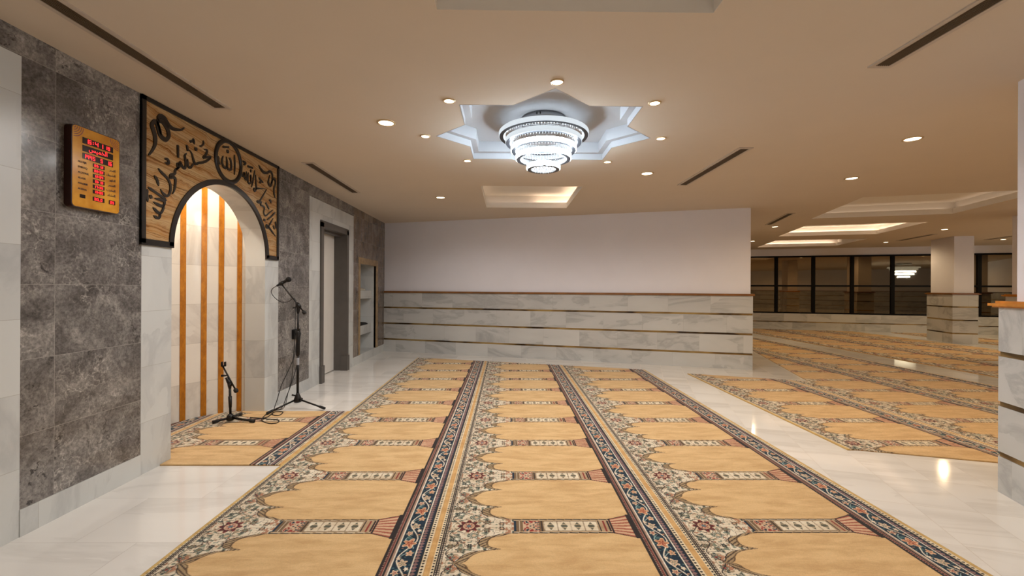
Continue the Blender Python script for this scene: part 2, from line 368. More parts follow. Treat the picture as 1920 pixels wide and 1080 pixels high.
# ================================================================== FLOOR
mb = MB()
mb.add([(RX0, RY0, 0), (1.95, RY0, 0), (1.95, RY1, 0), (RX0, RY1, 0)], [(0, 1, 2, 3)], M['floor_a'])
mb.add([(1.95, RY0, 0), (RX1, RY0, 0), (RX1, RY1, 0), (1.95, RY1, 0)], [(0, 1, 2, 3)], M['floor_b'])
fl = struct(mb, 'floor')

# ================================================================== LEFT WALL
XT = XW - 0.19                       # back of the wall skin
NC, NR, NZ, NB = 3.712, 0.597, 1.50, 0.558   # niche opening: centre, half width, springing height, rise
wl = empty('wall_left', (0, 0, 0)); wl['kind'] = 'structure'
def panel(rects, mat, name, x1=XW):
    mb = MB()
    for (y0, y1, z0, z1) in rects: mb.box(XT, x1, y0, y1, z0, z1, mat)
    return mb.build(name, wl)
panel([(2.156, 2.859, 0.133, ZC), (-5, 2.156, 2.33, ZC), (-5, 0.7, 0.133, 2.33), (4.558, 5.265, 0.133, ZC), (5.265, 6.778, 2.31, ZC)], M['grey'], 'grey_marble_cladding')
panel([(6.778, 7.09, 0.133, ZC), (7.93, 8.62, 0.133, ZC), (7.09, 7.93, 1.62, ZC)], M['grey_brown'], 'brown_grey_marble_cladding')
panel([(0.7, 2.156, 0, 2.33), (2.859, NC - NR, 0, NZ), (NC + NR, 4.558, 0, NZ), (5.265, 5.60, 0, 2.31), (6.50, 6.778, 0, 2.31), (5.60, 6.50, 2.045, 2.31)], M['wall_marble'], 'pale_marble_surround')
# masonry above the springing with the arch cut out (its underside is the soffit)
arc = [(NC + NR * math.cos(t), NZ + NB * math.sin(t)) for t in np.linspace(math.pi, 0, 41)]
mb = MB(); mb.strip([(XT, y, z) for y, z in arc], [(XW, y, z) for y, z in arc], M['wall_marble'], smooth=True)
for x in (XT, XW):
    for i in range(40):
        (y0, z0), (y1, z1) = arc[i], arc[i + 1]
        mb.add([(x, y0, z0), (x, y1, z1), (x, y1, ZC), (x, y0, ZC)], [(0, 1, 2, 3)], M['wall_marble'])
    mb.add([(x, 2.859, NZ), (x, NC - NR, NZ), (x, NC - NR, ZC), (x, 2.859, ZC)], [(0, 1, 2, 3)], M['wall_marble'])
    mb.add([(x, NC + NR, NZ), (x, 4.558, NZ), (x, 4.558, ZC), (x, NC + NR, ZC)], [(0, 1, 2, 3)], M['wall_marble'])
mb.build('arch_soffit', wl)
mb = MB()
for y0, y1 in [(-5, 0.7), (2.156, 2.859), (4.558, 5.265), (6.778, 8.62)]: mb.box(XT, XW + 0.004, y0, y1, 0, 0.133, M['wall_marble'])
struct(mb, 'baseboard_left')

# ---- prayer niche behind the arch
ni = empty('prayer_niche', (XT, NC, 0), 'tall rounded prayer niche of pale marble with upright gold strips, under the lettered arch', 'niche')
NX0, NAX, NAY = -2.50, 0.47, 0.625
def nell(t, d=0.0): return (NX0 - (NAX - d) * math.cos(t), NC + (NAY - d) * math.sin(t))
ts = np.linspace(-math.pi / 2, math.pi / 2, 61)
mb = MB(); W = [nell(t) for t in ts]; W = [(XT + 0.0, NC - NAY)] + W[:] + [(XT + 0.0, NC + NAY)]
mb.strip([(x, y, 0) for x, y in W], [(x, y, 2.36) for x, y in W], M['niche_marble'], smooth=True); mb.build('niche_wall', ni)
mb = MB(); mb.add([(x, y, 2.36) for x, y in W], [tuple(range(len(W)))], M['tray']); mb.build('niche_cap', ni)
for ang in (-77, -59, -44, -27, -9, 9, 27, 44.5, 59.5, 77):
    if ang in (-9, 9): pass
    t0 = R(ang); mb = MB(); A = []; Bq = []
    for dt in np.linspace(-0.042, 0.042, 4): A.append(nell(t0 + dt, 0.006))
    mb.strip([(x, y, 0) for x, y in A], [(x, y, 2.35) for x, y in A], M['gold'])
    for e in (A[0], A[-1]):
        t_ = math.atan2((e[1] - NC) / NAY, -(e[0] - NX0) / NAX); q = nell(t_, -0.002)
        mb.strip([(e[0], e[1], 0), (q[0], q[1], 0)], [(e[0], e[1], 2.35), (q[0], q[1], 2.35)], M['gold'])
    mb.build('gold_strip', ni)
# light fitting in the head of the niche
dl = empty('niche_lamp', (-2.70, NC, 2.34), 'small lamp in the head of the prayer niche, hidden behind its arch', 'lamp')
mb = MB(); mb.lathe([(0.0, 0.012), (0.06, 0.012), (0.06, -0.004), (0.05, -0.008)], (-2.70, NC, 2.345), M['lamp_rim'], 24); mb.build('rim', dl)
mb = MB(); mb.lathe([(0.05, -0.008), (0.0, -0.008)], (-2.70, NC, 2.345), M['lamp'], 24); mb.build('lens', dl)
def spot(loc, power, col, ang=150, blend=0.9, rad=0.035, parent=None):
    l = bpy.data.lights.new('spot', 'SPOT'); l.energy = power; l.color = col; l.spot_size = R(ang); l.spot_blend = blend; l.shadow_soft_size = rad
    o = bpy.data.objects.new('spot', l); COL.objects.link(o); o.location = loc
    if parent is not None: o.parent = parent; o.matrix_parent_inverse = parent.matrix_world.inverted()
    return o
spot((-2.70, NC, 2.325), 52, (1.0, 0.84, 0.66), 175, 0.5, 0.05, dl)

# ---- arch panel: onyx slab, black frame, raised calligraphy
ap = empty('arch_panel', (XW, NC, NZ), 'banded brown onyx arch panel with black frame and raised black Arabic calligraphy over the niche', 'wall panel')
x0, x1 = XW, XW + 0.010; PY0, PY1 = 2.842, 4.534
arcO = [(NC + (NR + 0.002) * math.cos(t), NZ + (NB + 0.002) * math.sin(t)) for t in np.linspace(math.pi, 0, 41)]
mb = MB()
for x in (x0 + 0.001, x1):
    for i in range(40):
        (y0, z0), (y1, z1) = arcO[i], arcO[i + 1]
        mb.add([(x, y0, z0), (x, y1, z1), (x, y1, 2.452), (x, y0, 2.452)], [(0, 1, 2, 3)], M['onyx'])
    mb.add([(x, PY0, NZ), (x, arcO[0][0], NZ), (x, arcO[0][0], 2.452), (x, PY0, 2.452)], [(0, 1, 2, 3)], M['onyx'])
    mb.add([(x, arcO[-1][0], NZ), (x, PY1, NZ), (x, PY1, 2.452), (x, arcO[-1][0], 2.452)], [(0, 1, 2, 3)], M['onyx'])
per = [(PY0, NZ), arcO[0]] + arcO[1:] + [(PY1, NZ), (PY1, 2.452), (PY0, 2.452)]
mb.strip([(x0, a, b) for a, b in per], [(x1, a, b) for a, b in per], M['onyx'], True)
mb.build('onyx_slab', ap)
mb = MB(); xf = XW + 0.018; K = M['blackp']
for (a, b, c, d) in [(PY0, PY0 + 0.031, NZ, 2.452), (PY1 - 0.034, PY1, NZ, 2.452), (PY0, PY1, 2.424, 2.453), (PY0, NC - NR + 0.0, NZ - 0.012, NZ + 0.028), (NC + NR, PY1, NZ - 0.012, NZ + 0.028)]:
    mb.box(XW, xf, a, b, c, d, K)
ai = [(NC + NR * math.cos(t), NZ + NB * math.sin(t)) for t in np.linspace(math.pi, 0, 61)]
ao = [(NC + (NR + 0.042) * math.cos(t), NZ + (NB + 0.042) * math.sin(t)) for t in np.linspace(math.pi, 0, 61)]
for pts, rev in ((ai, 0), (ao, 1)): mb.strip([(XW, y, z) for y, z in pts], [(xf, y, z) for y, z in pts], K, smooth=True)
mb.strip([(xf, y, z) for y, z in ai], [(xf, y, z) for y, z in ao], K)
mb.build('black_frame', ap)
mb = MB(); MC = (3.722, 2.270)
prof = [(0.150, 0.0), (0.150, 0.010), (0.158, 0.013), (0.176, 0.013), (0.184, 0.010), (0.184, 0.0)]
vs = []; seg = 64
for r_, d_ in prof: vs += [(x1 + d_, MC[0] + r_ * math.cos(2 * math.pi * k / seg), MC[1] + r_ * math.sin(2 * math.pi * k / seg)) for k in range(seg)]
mb.add(vs, [(i * seg + k, i * seg + (k + 1) % seg, (i + 1) * seg + (k + 1) % seg, (i + 1) * seg + k) for i in range(len(prof) - 1) for k in range(seg)], K, True)
mb.build('medallion_ring', ap)
STROKES = [[0.03,[[2.899,2.079],[2.927,2.119],[2.947,2.162],[2.949,2.209],[2.935,2.25],[2.921,2.281],[2.94,2.312],[2.963,2.306],[2.975,2.274],[2.99,2.242],[3.014,2.227],[3.041,2.226],[3.063,2.253],[3.062,2.286],[3.044,2.313],[3.013,2.335],[2.984,2.337],[2.978,2.354],[2.995,2.37],[3.025,2.367],[3.043,2.351],[3.068,2.331],[3.106,2.324],[3.151,2.333],[3.185,2.347],[3.208,2.367]]],[0.022,[[2.969,2.341],[2.969,2.309],[2.984,2.277],[2.996,2.244]]],[0.02,[[3.303,2.32],[3.308,2.304],[3.313,2.286]]],[0.02,[[3.271,2.289],[3.303,2.307]]],[0.014,[[3.411,2.341],[3.414,2.32],[3.389,2.294],[3.37,2.29]]],[0.026,[[3.322,2.25],[3.34,2.256]]],[0.018,[[3.15,2.222],[3.153,2.139]]],[0.018,[[3.238,2.25],[3.248,2.215]]],[0.019,[[3.423,2.278],[3.455,2.283],[3.443,2.249],[3.412,2.213],[3.451,2.228],[3.495,2.241],[3.471,2.215],[3.432,2.187],[3.393,2.168],[3.356,2.155],[3.341,2.143],[3.319,2.144],[3.304,2.166],[3.29,2.203],[3.268,2.222]]],[0.019,[[3.308,2.139],[3.276,2.099],[3.251,2.105],[3.246,2.149]]],[0.019,[[3.233,2.191],[3.218,2.166],[3.227,2.123],[3.22,2.079],[3.193,2.084],[3.173,2.108],[3.163,2.083],[3.148,2.093],[3.147,2.061],[3.127,2.047]]],[0.018,[[3.033,2.091],[3.057,2.094],[3.067,2.07],[3.036,2.065]]],[0.02,[[3.173,2.078],[3.147,2.058],[3.127,2.038],[3.121,2.012],[3.086,1.996],[3.083,1.976],[3.108,1.985],[3.126,1.979],[3.128,1.951],[3.119,1.9],[3.104,1.87]]],[0.018,[[2.977,2.009],[3.009,1.988],[3.052,1.966],[3.077,1.938],[3.084,1.901],[3.074,1.861],[3.05,1.841],[3.016,1.853],[2.998,1.873]]],[0.018,[[2.945,1.953],[2.966,1.93],[2.979,1.896]]],[0.016,[[2.895,1.865],[2.929,1.853],[2.981,1.836],[3.023,1.822],[3.047,1.808]]],[0.018,[[2.887,1.848],[2.884,1.816],[2.89,1.772]]],[0.026,[[2.909,1.807],[2.922,1.81]]],[0.018,[[2.952,1.805],[2.993,1.806],[3.029,1.799],[3.026,1.775],[3.005,1.764],[2.97,1.769],[2.938,1.778]]],[0.018,[[3.026,1.775],[3.017,1.74],[2.999,1.716],[2.973,1.716],[2.952,1.729],[2.935,1.74]]],[0.018,[[2.993,1.713],[2.988,1.684],[2.967,1.678],[2.941,1.688]]],[0.016,[[3.646,2.37],[3.722,2.392]]],[0.03,[[3.698,2.35],[3.716,2.354]]],[0.018,[[3.59,2.274],[3.591,2.235],[3.612,2.216]]],[0.02,[[3.647,2.294],[3.634,2.248],[3.656,2.208],[3.692,2.212],[3.699,2.255],[3.691,2.299]]],[0.02,[[3.696,2.219],[3.719,2.207],[3.752,2.214],[3.756,2.259],[3.742,2.296],[3.723,2.302]]],[0.017,[[3.798,2.348],[3.803,2.273],[3.799,2.183]]],[0.02,[[3.919,2.332],[3.96,2.326],[3.931,2.3]]],[0.018,[[3.994,2.307],[4.071,2.312]]],[0.026,[[4.036,2.28],[4.046,2.276]]],[0.02,[[3.902,2.242],[3.902,2.212],[3.924,2.2],[3.939,2.234],[3.946,2.192],[3.976,2.182],[3.977,2.213],[3.972,2.252]]],[0.019,[[4.002,2.251],[3.995,2.178],[4.014,2.158],[4.041,2.176],[4.041,2.23],[4.029,2.238]]],[0.017,[[4.103,2.3],[4.084,2.222],[4.053,2.133]]],[0.017,[[4.119,2.259],[4.124,2.186],[4.128,2.137],[4.109,2.109],[4.089,2.116],[4.108,2.132],[4.283,2.169]]],[0.019,[[4.172,2.249],[4.206,2.229],[4.244,2.22]]],[0.026,[[4.188,2.213],[4.199,2.211]]],[0.025,[[4.171,2.363],[4.205,2.337],[4.256,2.322],[4.308,2.329],[4.362,2.358],[4.398,2.35],[4.412,2.314],[4.399,2.252],[4.372,2.219],[4.336,2.237],[4.344,2.278],[4.362,2.321]]],[0.025,[[4.39,2.26],[4.431,2.302],[4.464,2.292],[4.464,2.253],[4.441,2.212],[4.44,2.172],[4.446,2.149],[4.461,2.122]]],[0.016,[[4.305,2.169],[4.255,2.11],[4.19,2.037],[4.144,2.022],[4.167,2.012],[4.214,2.026],[4.202,1.999],[4.268,1.986],[4.256,1.937],[4.287,1.909],[4.355,1.948],[4.425,1.991]]],[0.018,[[4.292,2.034],[4.348,1.987]]],[0.018,[[4.464,1.97],[4.393,1.92],[4.318,1.874]]],[0.02,[[4.353,2.073],[4.379,2.072],[4.385,2.052]]],[0.022,[[4.259,1.865],[4.281,1.867]]],[0.018,[[4.425,1.904],[4.368,1.841],[4.331,1.798],[4.3,1.802],[4.308,1.822],[4.343,1.81],[4.407,1.77],[4.473,1.733]]],[0.018,[[4.472,1.877],[4.486,1.816]]],[0.018,[[4.43,1.83],[4.453,1.804]]]]
def catmull(P_, sub=5):
    if len(P_) < 3: return [Vector(p) for p in P_]
    Q = [Vector(P_[0]) * 2 - Vector(P_[1])] + [Vector(p) for p in P_] + [Vector(P_[-1]) * 2 - Vector(P_[-2])]; out = []
    for i in range(1, len(Q) - 2):
        for k in range(sub):
            t = k / sub; a, b, c, d = Q[i - 1], Q[i], Q[i + 1], Q[i + 2]
            out.append(0.5 * ((2 * b) + (c - a) * t + (2 * a - 5 * b + 4 * c - d) * t * t + (3 * b - a - 3 * c + d) * t ** 3))
    return out + [Q[-2]]
mb = MB()
for w_, P_ in STROKES:
    C_ = catmull(P_); n = len(C_); zt = len(mb.v); L_, R_ = [], []
    for i, p in enumerate(C_):
        d = (C_[min(i + 1, n - 1)] - C_[max(i - 1, 0)]).normalized(); nn = Vector((-d.y, d.x))
        ang = math.atan2(d.y, d.x); t = i / (n - 1)
        ww = w_ * 0.5 * (0.82 + 0.30 * abs(math.sin(ang - 0.9))) * (1 if n < 4 else min(1, 0.45 + 5 * t, 0.35 + 4 * (1 - t)))
        L_.append(p + nn * ww); R_.append(p - nn * ww)
    e0 = (C_[0] - C_[1]).normalized() * w_ * 0.25; e1 = (C_[-1] - C_[-2]).normalized() * w_ * 0.25
    L_ = [C_[0] + e0] + L_ + [C_[-1] + e1]; R_ = [C_[0] + e0] + R_ + [C_[-1] + e1]
    a, b = x1, x1 + 0.006
    mb.strip([(b, *p) for p in L_], [(b, *p) for p in R_], K)
    mb.strip([(a, *p) for p in L_], [(b, *p) for p in L_], K); mb.strip([(a, *p) for p in R_], [(b, *p) for p in R_], K)
mb.build('raised_lettering', ap)

# ---- door
dr = empty('door_1', (XW, 6.05, 0)); dr['kind'] = 'structure'
mb = MB(); G = M['frame_grey']
mb.box(-2.60, XW + 0.02, 5.565, 5.640, 0, 2.045, G); mb.box(-2.60, XW + 0.02, 6.455, 6.528, 0, 2.045, G); mb.box(-2.60, XW + 0.02, 5.565, 6.528, 1.985, 2.068, G)
for a, b in ((5.558, 5.652), (6.443, 6.535)): mb.box(-2.42, XW + 0.032, a, b, 0, 0.22, G)
mb.box(-2.50, -2.42, 5.640, 6.455, 1.955, 1.985, G)
mb.build('door_frame', dr)
mb = MB(); mb.box(-2.565, -2.525, 5.64, 6.455, 0.012, 1.985, M['door']); mb.build('door_leaf', dr)

# ---- recessed shelf
sh = empty('recessed_shelf', (XW, 7.5, 0), 'recessed marble wall shelf with travertine edging between the door and the corner', 'shelf')
mb = MB(); Wm = M['wall_marble']
mb.box(-2.72, -2.70, 7.07, 7.95, 0.11, 1.64, Wm); mb.box(-2.70, XW - 0.034, 7.07, 7.094, 0.11, 1.64, Wm); mb.box(-2.70, XW - 0.034, 7.926, 7.95, 0.11, 1.64, Wm)
mb.box(-2.70, XW - 0.034, 7.094, 7.926, 1.616, 1.64, Wm); mb.box(-2.70, XW + 0.002, 7.094, 7.926, 0.10, 0.137, Wm); mb.build('recess_lining', sh)
for za, zb in ((1.027, 1.165), (0.424, 0.575)): one(lambda q: q.box(-2.698, -2.425, 7.096, 7.924, za, zb, Wm), 'shelf_slab', sh)
mb = MB(); T = M['travertine']
mb.box(XW - 0.03, XW + 0.006, 7.015, 7.09, 0.133, 1.70, T); mb.box(XW - 0.03, XW + 0.006, 7.93, 8.05, 0.133, 1.70, T); mb.box(XW - 0.03, XW + 0.006, 7.09, 7.93, 1.60, 1.70, T)
mb.build('edging', sh)
def book(loc, dims, rz, mat, label, group):
    e = empty('book', loc, label, 'book', group, rz=rz); a, b, c = dims
    mb = MB(); mb.box(-a / 2, a / 2, -b / 2, b / 2, 0, 0.003, mat); mb.box(-a / 2, a / 2, -b / 2, b / 2, c - 0.003, c, mat); mb.box(-a / 2, -a / 2 + 0.004, -b / 2, b / 2, 0, c, mat)
    o = mb.build('cover', None); o.parent = e
    mb = MB(); mb.box(-a / 2 + 0.004, a / 2 - 0.004, -b / 2 + 0.004, b / 2 - 0.004, 0.003, c - 0.003, M['book_w']); o = mb.build('pages', None); o.parent = e
    return e
gb = 'books lying on the upper recessed shelf'
book((-2.56, 7.25, 1.165), (0.17, 0.24, 0.028), 0.1, M['book'], 'red brown book lying on the upper recessed shelf, nearest the door', gb)
book((-2.55, 7.25, 1.193), (0.15, 0.21, 0.022), -0.25, M['book_g'], 'dark green book topmost on the pile at the door end of the upper shelf', gb)
book((-2.56, 7.60, 1.165), (0.17, 0.24, 0.030), -0.05, M['book_g'], 'dark green book lying on the upper recessed shelf, farther from the door', gb)
book((-2.56, 7.60, 1.195), (0.16, 0.22, 0.018), 0.3, M['book'], 'red brown book topmost on the pile at the corner end of the upper shelf', gb)
def cloth(q):
    pts = [(7.16 + 0.6 * i / 20) for i in range(21)]
    prof = [0.055 * math.sin(math.pi * i / 20) ** 0.5 + 0.004 * math.sin(i * 2.1) for i in range(21)]
    A = [(-2.66, y, 0.575 + max(0.004, h_)) for y, h_ in zip(pts, prof)]; Bq = [(-2.44, y, 0.575 + max(0.004, h_ * 0.9)) for y, h_ in zip(pts, prof)]
    q.strip(A, Bq, M['rubber'], smooth=True)
    for S_ in (A, Bq): q.strip(S_, [(a, b, 0.575) for a, b, c in S_], M['rubber'])
tag(one(cloth, 'folded_cloth'), 'black folded cloth lying on the lower recessed shelf', 'cloth')

# ================================================================== BACK WALL (turned block) and pillars
ROWZ = (0.233, 0.536, 0.837)
def wains(mb, u0, u1, v0, v1, top=1.118, rows=ROWZ, mat=None, g=0.015):
    """marble rows with sunk gold strips between, as a solid block"""
    mat = mat or M['row_marble']; z = 0
    for r_ in list(rows) + [None]:
        z1 = (r_ - g) if r_ else top
        mb.box(u0, u1, v0, v1, z, z1, mat)
        if r_: mb.box(u0 + 0.006, u1 - 0.006, v0 + 0.006, v1 - 0.006, z1, r_ + g, M['groove']); z = r_ + g
def frameB(o): o.location = O; o.rotation_euler = (0, 0, -TH); return o
wb = empty('wall_back', O); wb.rotation_euler = (0, 0, -TH); wb['kind'] = 'structure'
def bb(mb, name, par):
    o = mb.build(name, None); o.parent = par; return o
mb = MB(); wains(mb, -6.9, 0.0, 0.0, 3.4); bb(mb, 'marble_rows', wb)
mb = MB(); mb.box(-6.9, -0.028, 0.028, 3.36, 1.15, ZC, M['paint']); bb(mb, 'painted_wall', wb)
mb = MB(); mb.box(-6.9, 0.022, -0.022, 3.42, 1.118, 1.150, M['rail']); bb(mb, 'rail', wb)
def pillar(u0, u1, v0, v1, label, near=False):
    p = empty('pillar', O, kind='structure'); p.rotation_euler = (0, 0, -TH); p['label'] = label
    mb = MB(); wains(mb, u0, u1, v0, v1); bb(mb, 'marble_rows', p)
    mb = MB(); i_ = 0.053; mb.box(u0 + i_, u1 - i_, v0 + i_, v1 - i_, 1.12, ZC, M['paint']); bb(mb, 'painted_shaft', p)
    mb = MB(); Rm = M['rail_gold'] if near else M['rail']
    for d_, za, zb in ((0.020, 1.118, 1.128), (0.034, 1.126, 1.142), (0.010, 1.142, 1.156)): mb.box(u0 - d_, u1 + d_, v0 - d_, v1 + d_, za, zb, Rm)
    bb(mb, 'rail', p)
pillar(0.475, 1.2, -5.0, -3.99, 'near square pillar with veined marble rows and honey coloured rail at the frame edge', True)
pillar(5.19, 5.66, 5.09, 6.04, 'square white pillar with marble base rows standing before the dark windows')
pillar(4.25, 4.72, 1.12, 2.05, 'pillar standing behind the near honey railed pillar', True)
pillar(8.2, 8.7, 5.09, 6.0, 'far pillar by the windows beyond the frame')

# ---- window wall (parallel to the back wall)
VW = 7.86
ww = empty('wall_window', O); ww.rotation_euler = (0, 0, -TH); ww['kind'] = 'structure'
mb = MB(); wains(mb, -1.5, 17, VW, VW + 0.3, 0.488, (0.233,)); bb(mb, 'marble_rows', ww)
mb = MB(); mb.box(-1.5, 17, VW + 0.02, VW + 0.3, 2.24, ZC, M['paint']); bb(mb, 'painted_wall', ww)
u0 = 1.62 - 0.99 * 2 + 0.725; UW = [u0 + 0.99 * k for k in range(13)]
for k in range(12):
    wn_ = empty('window_%d' % (k + 1), O); wn_.rotation_euler = (0, 0, -TH); wn_['kind'] = 'structure'
    a, b = UW[k], UW[k + 1]; t = 0.042 if k % 2 == 0 else 0.042
    mb = MB()
    mb.box(a, a + 0.045, VW + 0.0, VW + 0.09, 0.488, 2.24, M['win_frame']); mb.box(b - 0.045, b, VW + 0.0, VW + 0.09, 0.488, 2.24, M['win_frame'])
    mb.box(a + 0.045, b - 0.045, VW, VW + 0.09, 0.488, 0.53, M['win_frame']); mb.box(a + 0.045, b - 0.045, VW, VW + 0.09, 2.195, 2.24, M['win_frame'])
    mb.box(a + 0.045, b - 0.045, VW + 0.005, VW + 0.085, 1.305, 1.355, M['win_frame']); bb(mb, 'window_frame', wn_)
    for z0, z1 in ((0.53, 1.305), (1.355, 2.195)): mb = MB(); mb.box(a + 0.045, b - 0.045, VW + 0.035, VW + 0.045, z0, z1, M['pane']); bb(mb, 'window_pane', wn_)
mb = MB(); mb.box(-1.5, UW[0], VW, VW + 0.3, 0.488, 2.24, M['paint']); mb.box(UW[-1], 17, VW, VW + 0.3, 0.488, 2.24, M['paint']); bb(mb, 'painted_wall', ww)
# rest of the hall behind and beside the camera
mb = MB(); mb.box(RX0, RX1, RY0 - 0.2, RY0, 1.15, ZC, M['paint']); wains(mb, RX0, RX1, RY0 - 0.2, RY0 + 0.03); mb.box(RX0, RX1, RY0 - 0.2, RY0 + 0.05, 1.118, 1.150, M['rail']); struct(mb, 'wall_front')
mb = MB(); mb.box(15.6, 15.8, RY0, 12.5, 1.15, ZC, M['paint']); wains(mb, 15.57, 15.8, RY0, 12.5); struct(mb, 'wall_right')

# ================================================================== CARPETS
def col8(*c): return np.array([s2l(x) for x in c])
rng = np.random.RandomState(7)
def vnoise(x, y, seed, per=None):
    """smooth value noise; periodic in y when per is given"""
    r = np.random.RandomState(seed).rand(64, 64); xi = np.floor(x).astype(int); yi = np.floor(y).astype(int); fx = x - xi; fy = y - yi
    fx = fx * fx * (3 - 2 * fx); fy = fy * fy * (3 - 2 * fy); py = per or 64
    a = r[xi % 64, yi % py % 64]; b = r[(xi + 1) % 64, yi % py % 64]; c = r[xi % 64, (yi + 1) % py % 64]; d = r[(xi + 1) % 64, (yi + 1) % py % 64]
    return (a * (1 - fx) + b * fx) * (1 - fy) + (c * (1 - fx) + d * fx) * fy
OUTV = [0, .066, .070, .077, .084, .090, .097, .108, .125, .150, .170, .182, .190, .196, .200, .206, .218, .235, .258, .280, .292, .300]
OUTU = [.378, .378, .350, .332, .318, .306, .276, .256, .245, .241, .247, .262, .286, .306, .300, .255, .215, .186, .166, .156, .146, .130]
def weave(x, y):
    """carpet colour (linear rgb) at u across one 1.2 m width and y along; bands every 0.6 m"""
    u = np.mod(x - XC, 1.2); ph = y - 2.2328; v = ph - 0.6 * np.round(ph / 0.6); av = np.abs(v)
    FIELD = col8(214, 180, 130); CREAM = col8(222, 210, 188); NAVY = col8(12, 42, 62); DARK = col8(38, 32, 34); RED = col8(150, 52, 46)
    PEACH = col8(216, 156, 116); BROWN = col8(122, 98, 72); GREEN = col8(122, 132, 116); GOLD = col8(208, 166, 108); BLUSH = col8(206, 178, 150); WHITE = col8(226, 220, 204)
    c = np.empty(u.shape + (3,)); c[:] = FIELD
    def put(mask, colr): c[mask] = colr
    # ---- floral spandrel between the edge and the arches
    uo = np.interp(av, OUTV, OUTU); sp = (u > 0.045) & (u < uo); put(sp, CREAM)
    n1 = vnoise(u * 38, av * 42, 3); n2 = vnoise(u * 60 + 9, av * 64, 5); n3 = vnoise(u * 24 + 3, av * 30, 8)
    put(sp & (np.abs(n1 - 0.5) < 0.05), col8(160, 142, 116)); put(sp & (np.abs(n3 - 0.5) < 0.022), col8(98, 84, 74))
    put(sp & (n2 > 0.74), GREEN); put(sp & (n2 < 0.17), col8(176, 128, 100)); put(sp & (n2 > 0.86), col8(60, 66, 66))
    for (fu, fv, r_, c1, c2) in [(.095, .115, .026, GREEN, WHITE), (.175, .085, .030, GREEN, BLUSH), (.235, .035, .022, BROWN, GREEN), (.070, .175, .018, BROWN, GREEN), (.120, .200, .022, GREEN, BROWN), (.205, .135, .018, BLUSH, BROWN), (.080, .262, .022, GREEN, RED), (.31, .022, .016, BROWN, BLUSH), (.16, .17, .014, DARK, GREEN)]:
        du, dv = u - fu, av - fv; rr = np.hypot(du, dv); an = np.arctan2(dv, du)
        pet = r_ * (0.78 + 0.22 * np.cos(6 * an)); put(sp & (rr < pet), WHITE); put(sp & (rr < pet * 0.82), c1); put(sp & (rr < pet * 0.45), c2); put(sp & (np.abs(rr - pet) < 0.0022), DARK)
    du = u - 0.142; rr = np.hypot(du, v); an = np.arctan2(v, du); pet = 0.058 * (0.84 + 0.16 * np.cos(8 * an))   # rosette
    put(sp & (rr < pet + 0.006), BLUSH); put(sp & (rr < pet) & (np.cos(16 * an) > -0.35), col8(112, 34, 36)); put(sp & (rr < pet) & (np.cos(16 * an) <= -0.35), DARK)
    put(sp & (rr < 0.030), BLUSH); put(sp & (rr < 0.024) & (np.cos(8 * an) > 0), RED); put(sp & (rr < 0.012), col8(90, 110, 120))
    vine = np.abs(u - (0.078 + 0.022 * np.cos(2 * np.pi * av / 0.15))) < 0.0028; put(sp & vine, DARK)
    # ---- leafy frill along the arch
    dist = uo - u; fr = sp & (dist < 0.040) & (av > 0.062); s_ = av * 150 + u * 110
    put(fr, col8(168, 146, 112)); put(fr & (np.sin(s_ * 1.9) > 0.15), BROWN); put(fr & (np.sin(s_ * 1.9) > 0.85), DARK); put(sp & (np.abs(dist - 0.041) < 0.003) & (av > .066), DARK)
    put((np.abs(dist) < 0.004) & (av > 0.066) & (u > .1), col8(104, 82, 58))
    # ---- column between two arches
    bnd = (u >= 0.372) & (u < 0.862) & (av < 0.066); put(bnd, col8(226, 214, 190))
    put(bnd & (av > 0.058), DARK); put(bnd & (av > 0.050) & (av < 0.056), col8(196, 170, 132))
    q = u - 0.372; inn = bnd & (av <= 0.050)
    put(inn & (q < 0.012), NAVY); put(inn & (q >= 0.012) & (q < 0.045), BROWN); put(inn & (q >= 0.026) & (q < 0.031), CREAM)
    p1 = inn & (q >= 0.045) & (q < 0.130); put(p1, BLUSH); k1 = vnoise(u * 110, av * 90, 11); put(p1 & (k1 > 0.66), RED); put(p1 & (k1 < 0.30), NAVY)
    put(inn & (q >= 0.130) & (q < 0.152), BROWN); put(inn & (q >= 0.138) & (q < 0.143), DARK)
    p2 = inn & (q >= 0.152) & (q < 0.428); m_ = np.mod(q - 0.152, 0.069) - 0.0345
    tulip = (np.abs(m_) < 0.017 - 0.5 * (np.abs(v) - 0.004)) & (np.abs(v) < 0.036) ; put(p2 & tulip, col8(92, 92, 78)); put(p2 & tulip & (np.abs(np.abs(v) - 0.016) < 0.004), col8(196, 178, 150))
    put(p2 & (np.abs(np.abs(m_) - 0.0335) < 0.0025) & (np.mod(av * 120, 1) > 0.4), BROWN); put(p2 & (av > 0.042), col8(150, 132, 108))
    put(inn & (q >= 0.428) & (q < 0.49), col8(176, 150, 118)); put(inn & (np.abs(q - 0.436) < 0.004), DARK); put(inn & (np.abs(q - 0.462) < 0.005), RED * 0.8); put(inn & (np.abs(q - 0.484) < 0.004), DARK)
    hw = np.interp(u, [0.862, 0.975], [0.066, 0.108]); fan = (u >= 0.862) & (u < 0.972) & (av < hw); put(fan, col8(206, 172, 140))
    put(fan & (np.cos(v / hw * 21) > 0.25), col8(160, 88, 70)); put(fan & (np.abs(u - 0.868) < 0.005), DARK); put(fan & (hw - av < 0.006), DARK)
    put((u >= 0.966) & (u < 0.980) & (av < 0.112), DARK)
    # ---- fine stripes, blue flower band, toothed stripe, gold seam
    st = (u >= 0.980) & (u < 1.034); put(st, col8(170, 140, 122)); put(st & (np.abs(u - 0.987) < 0.007), DARK); put(st & (np.abs(u - 1.004) < 0.0035), col8(120, 50, 48)); put(st & (np.abs(u - 1.0145) < 0.005), DARK)
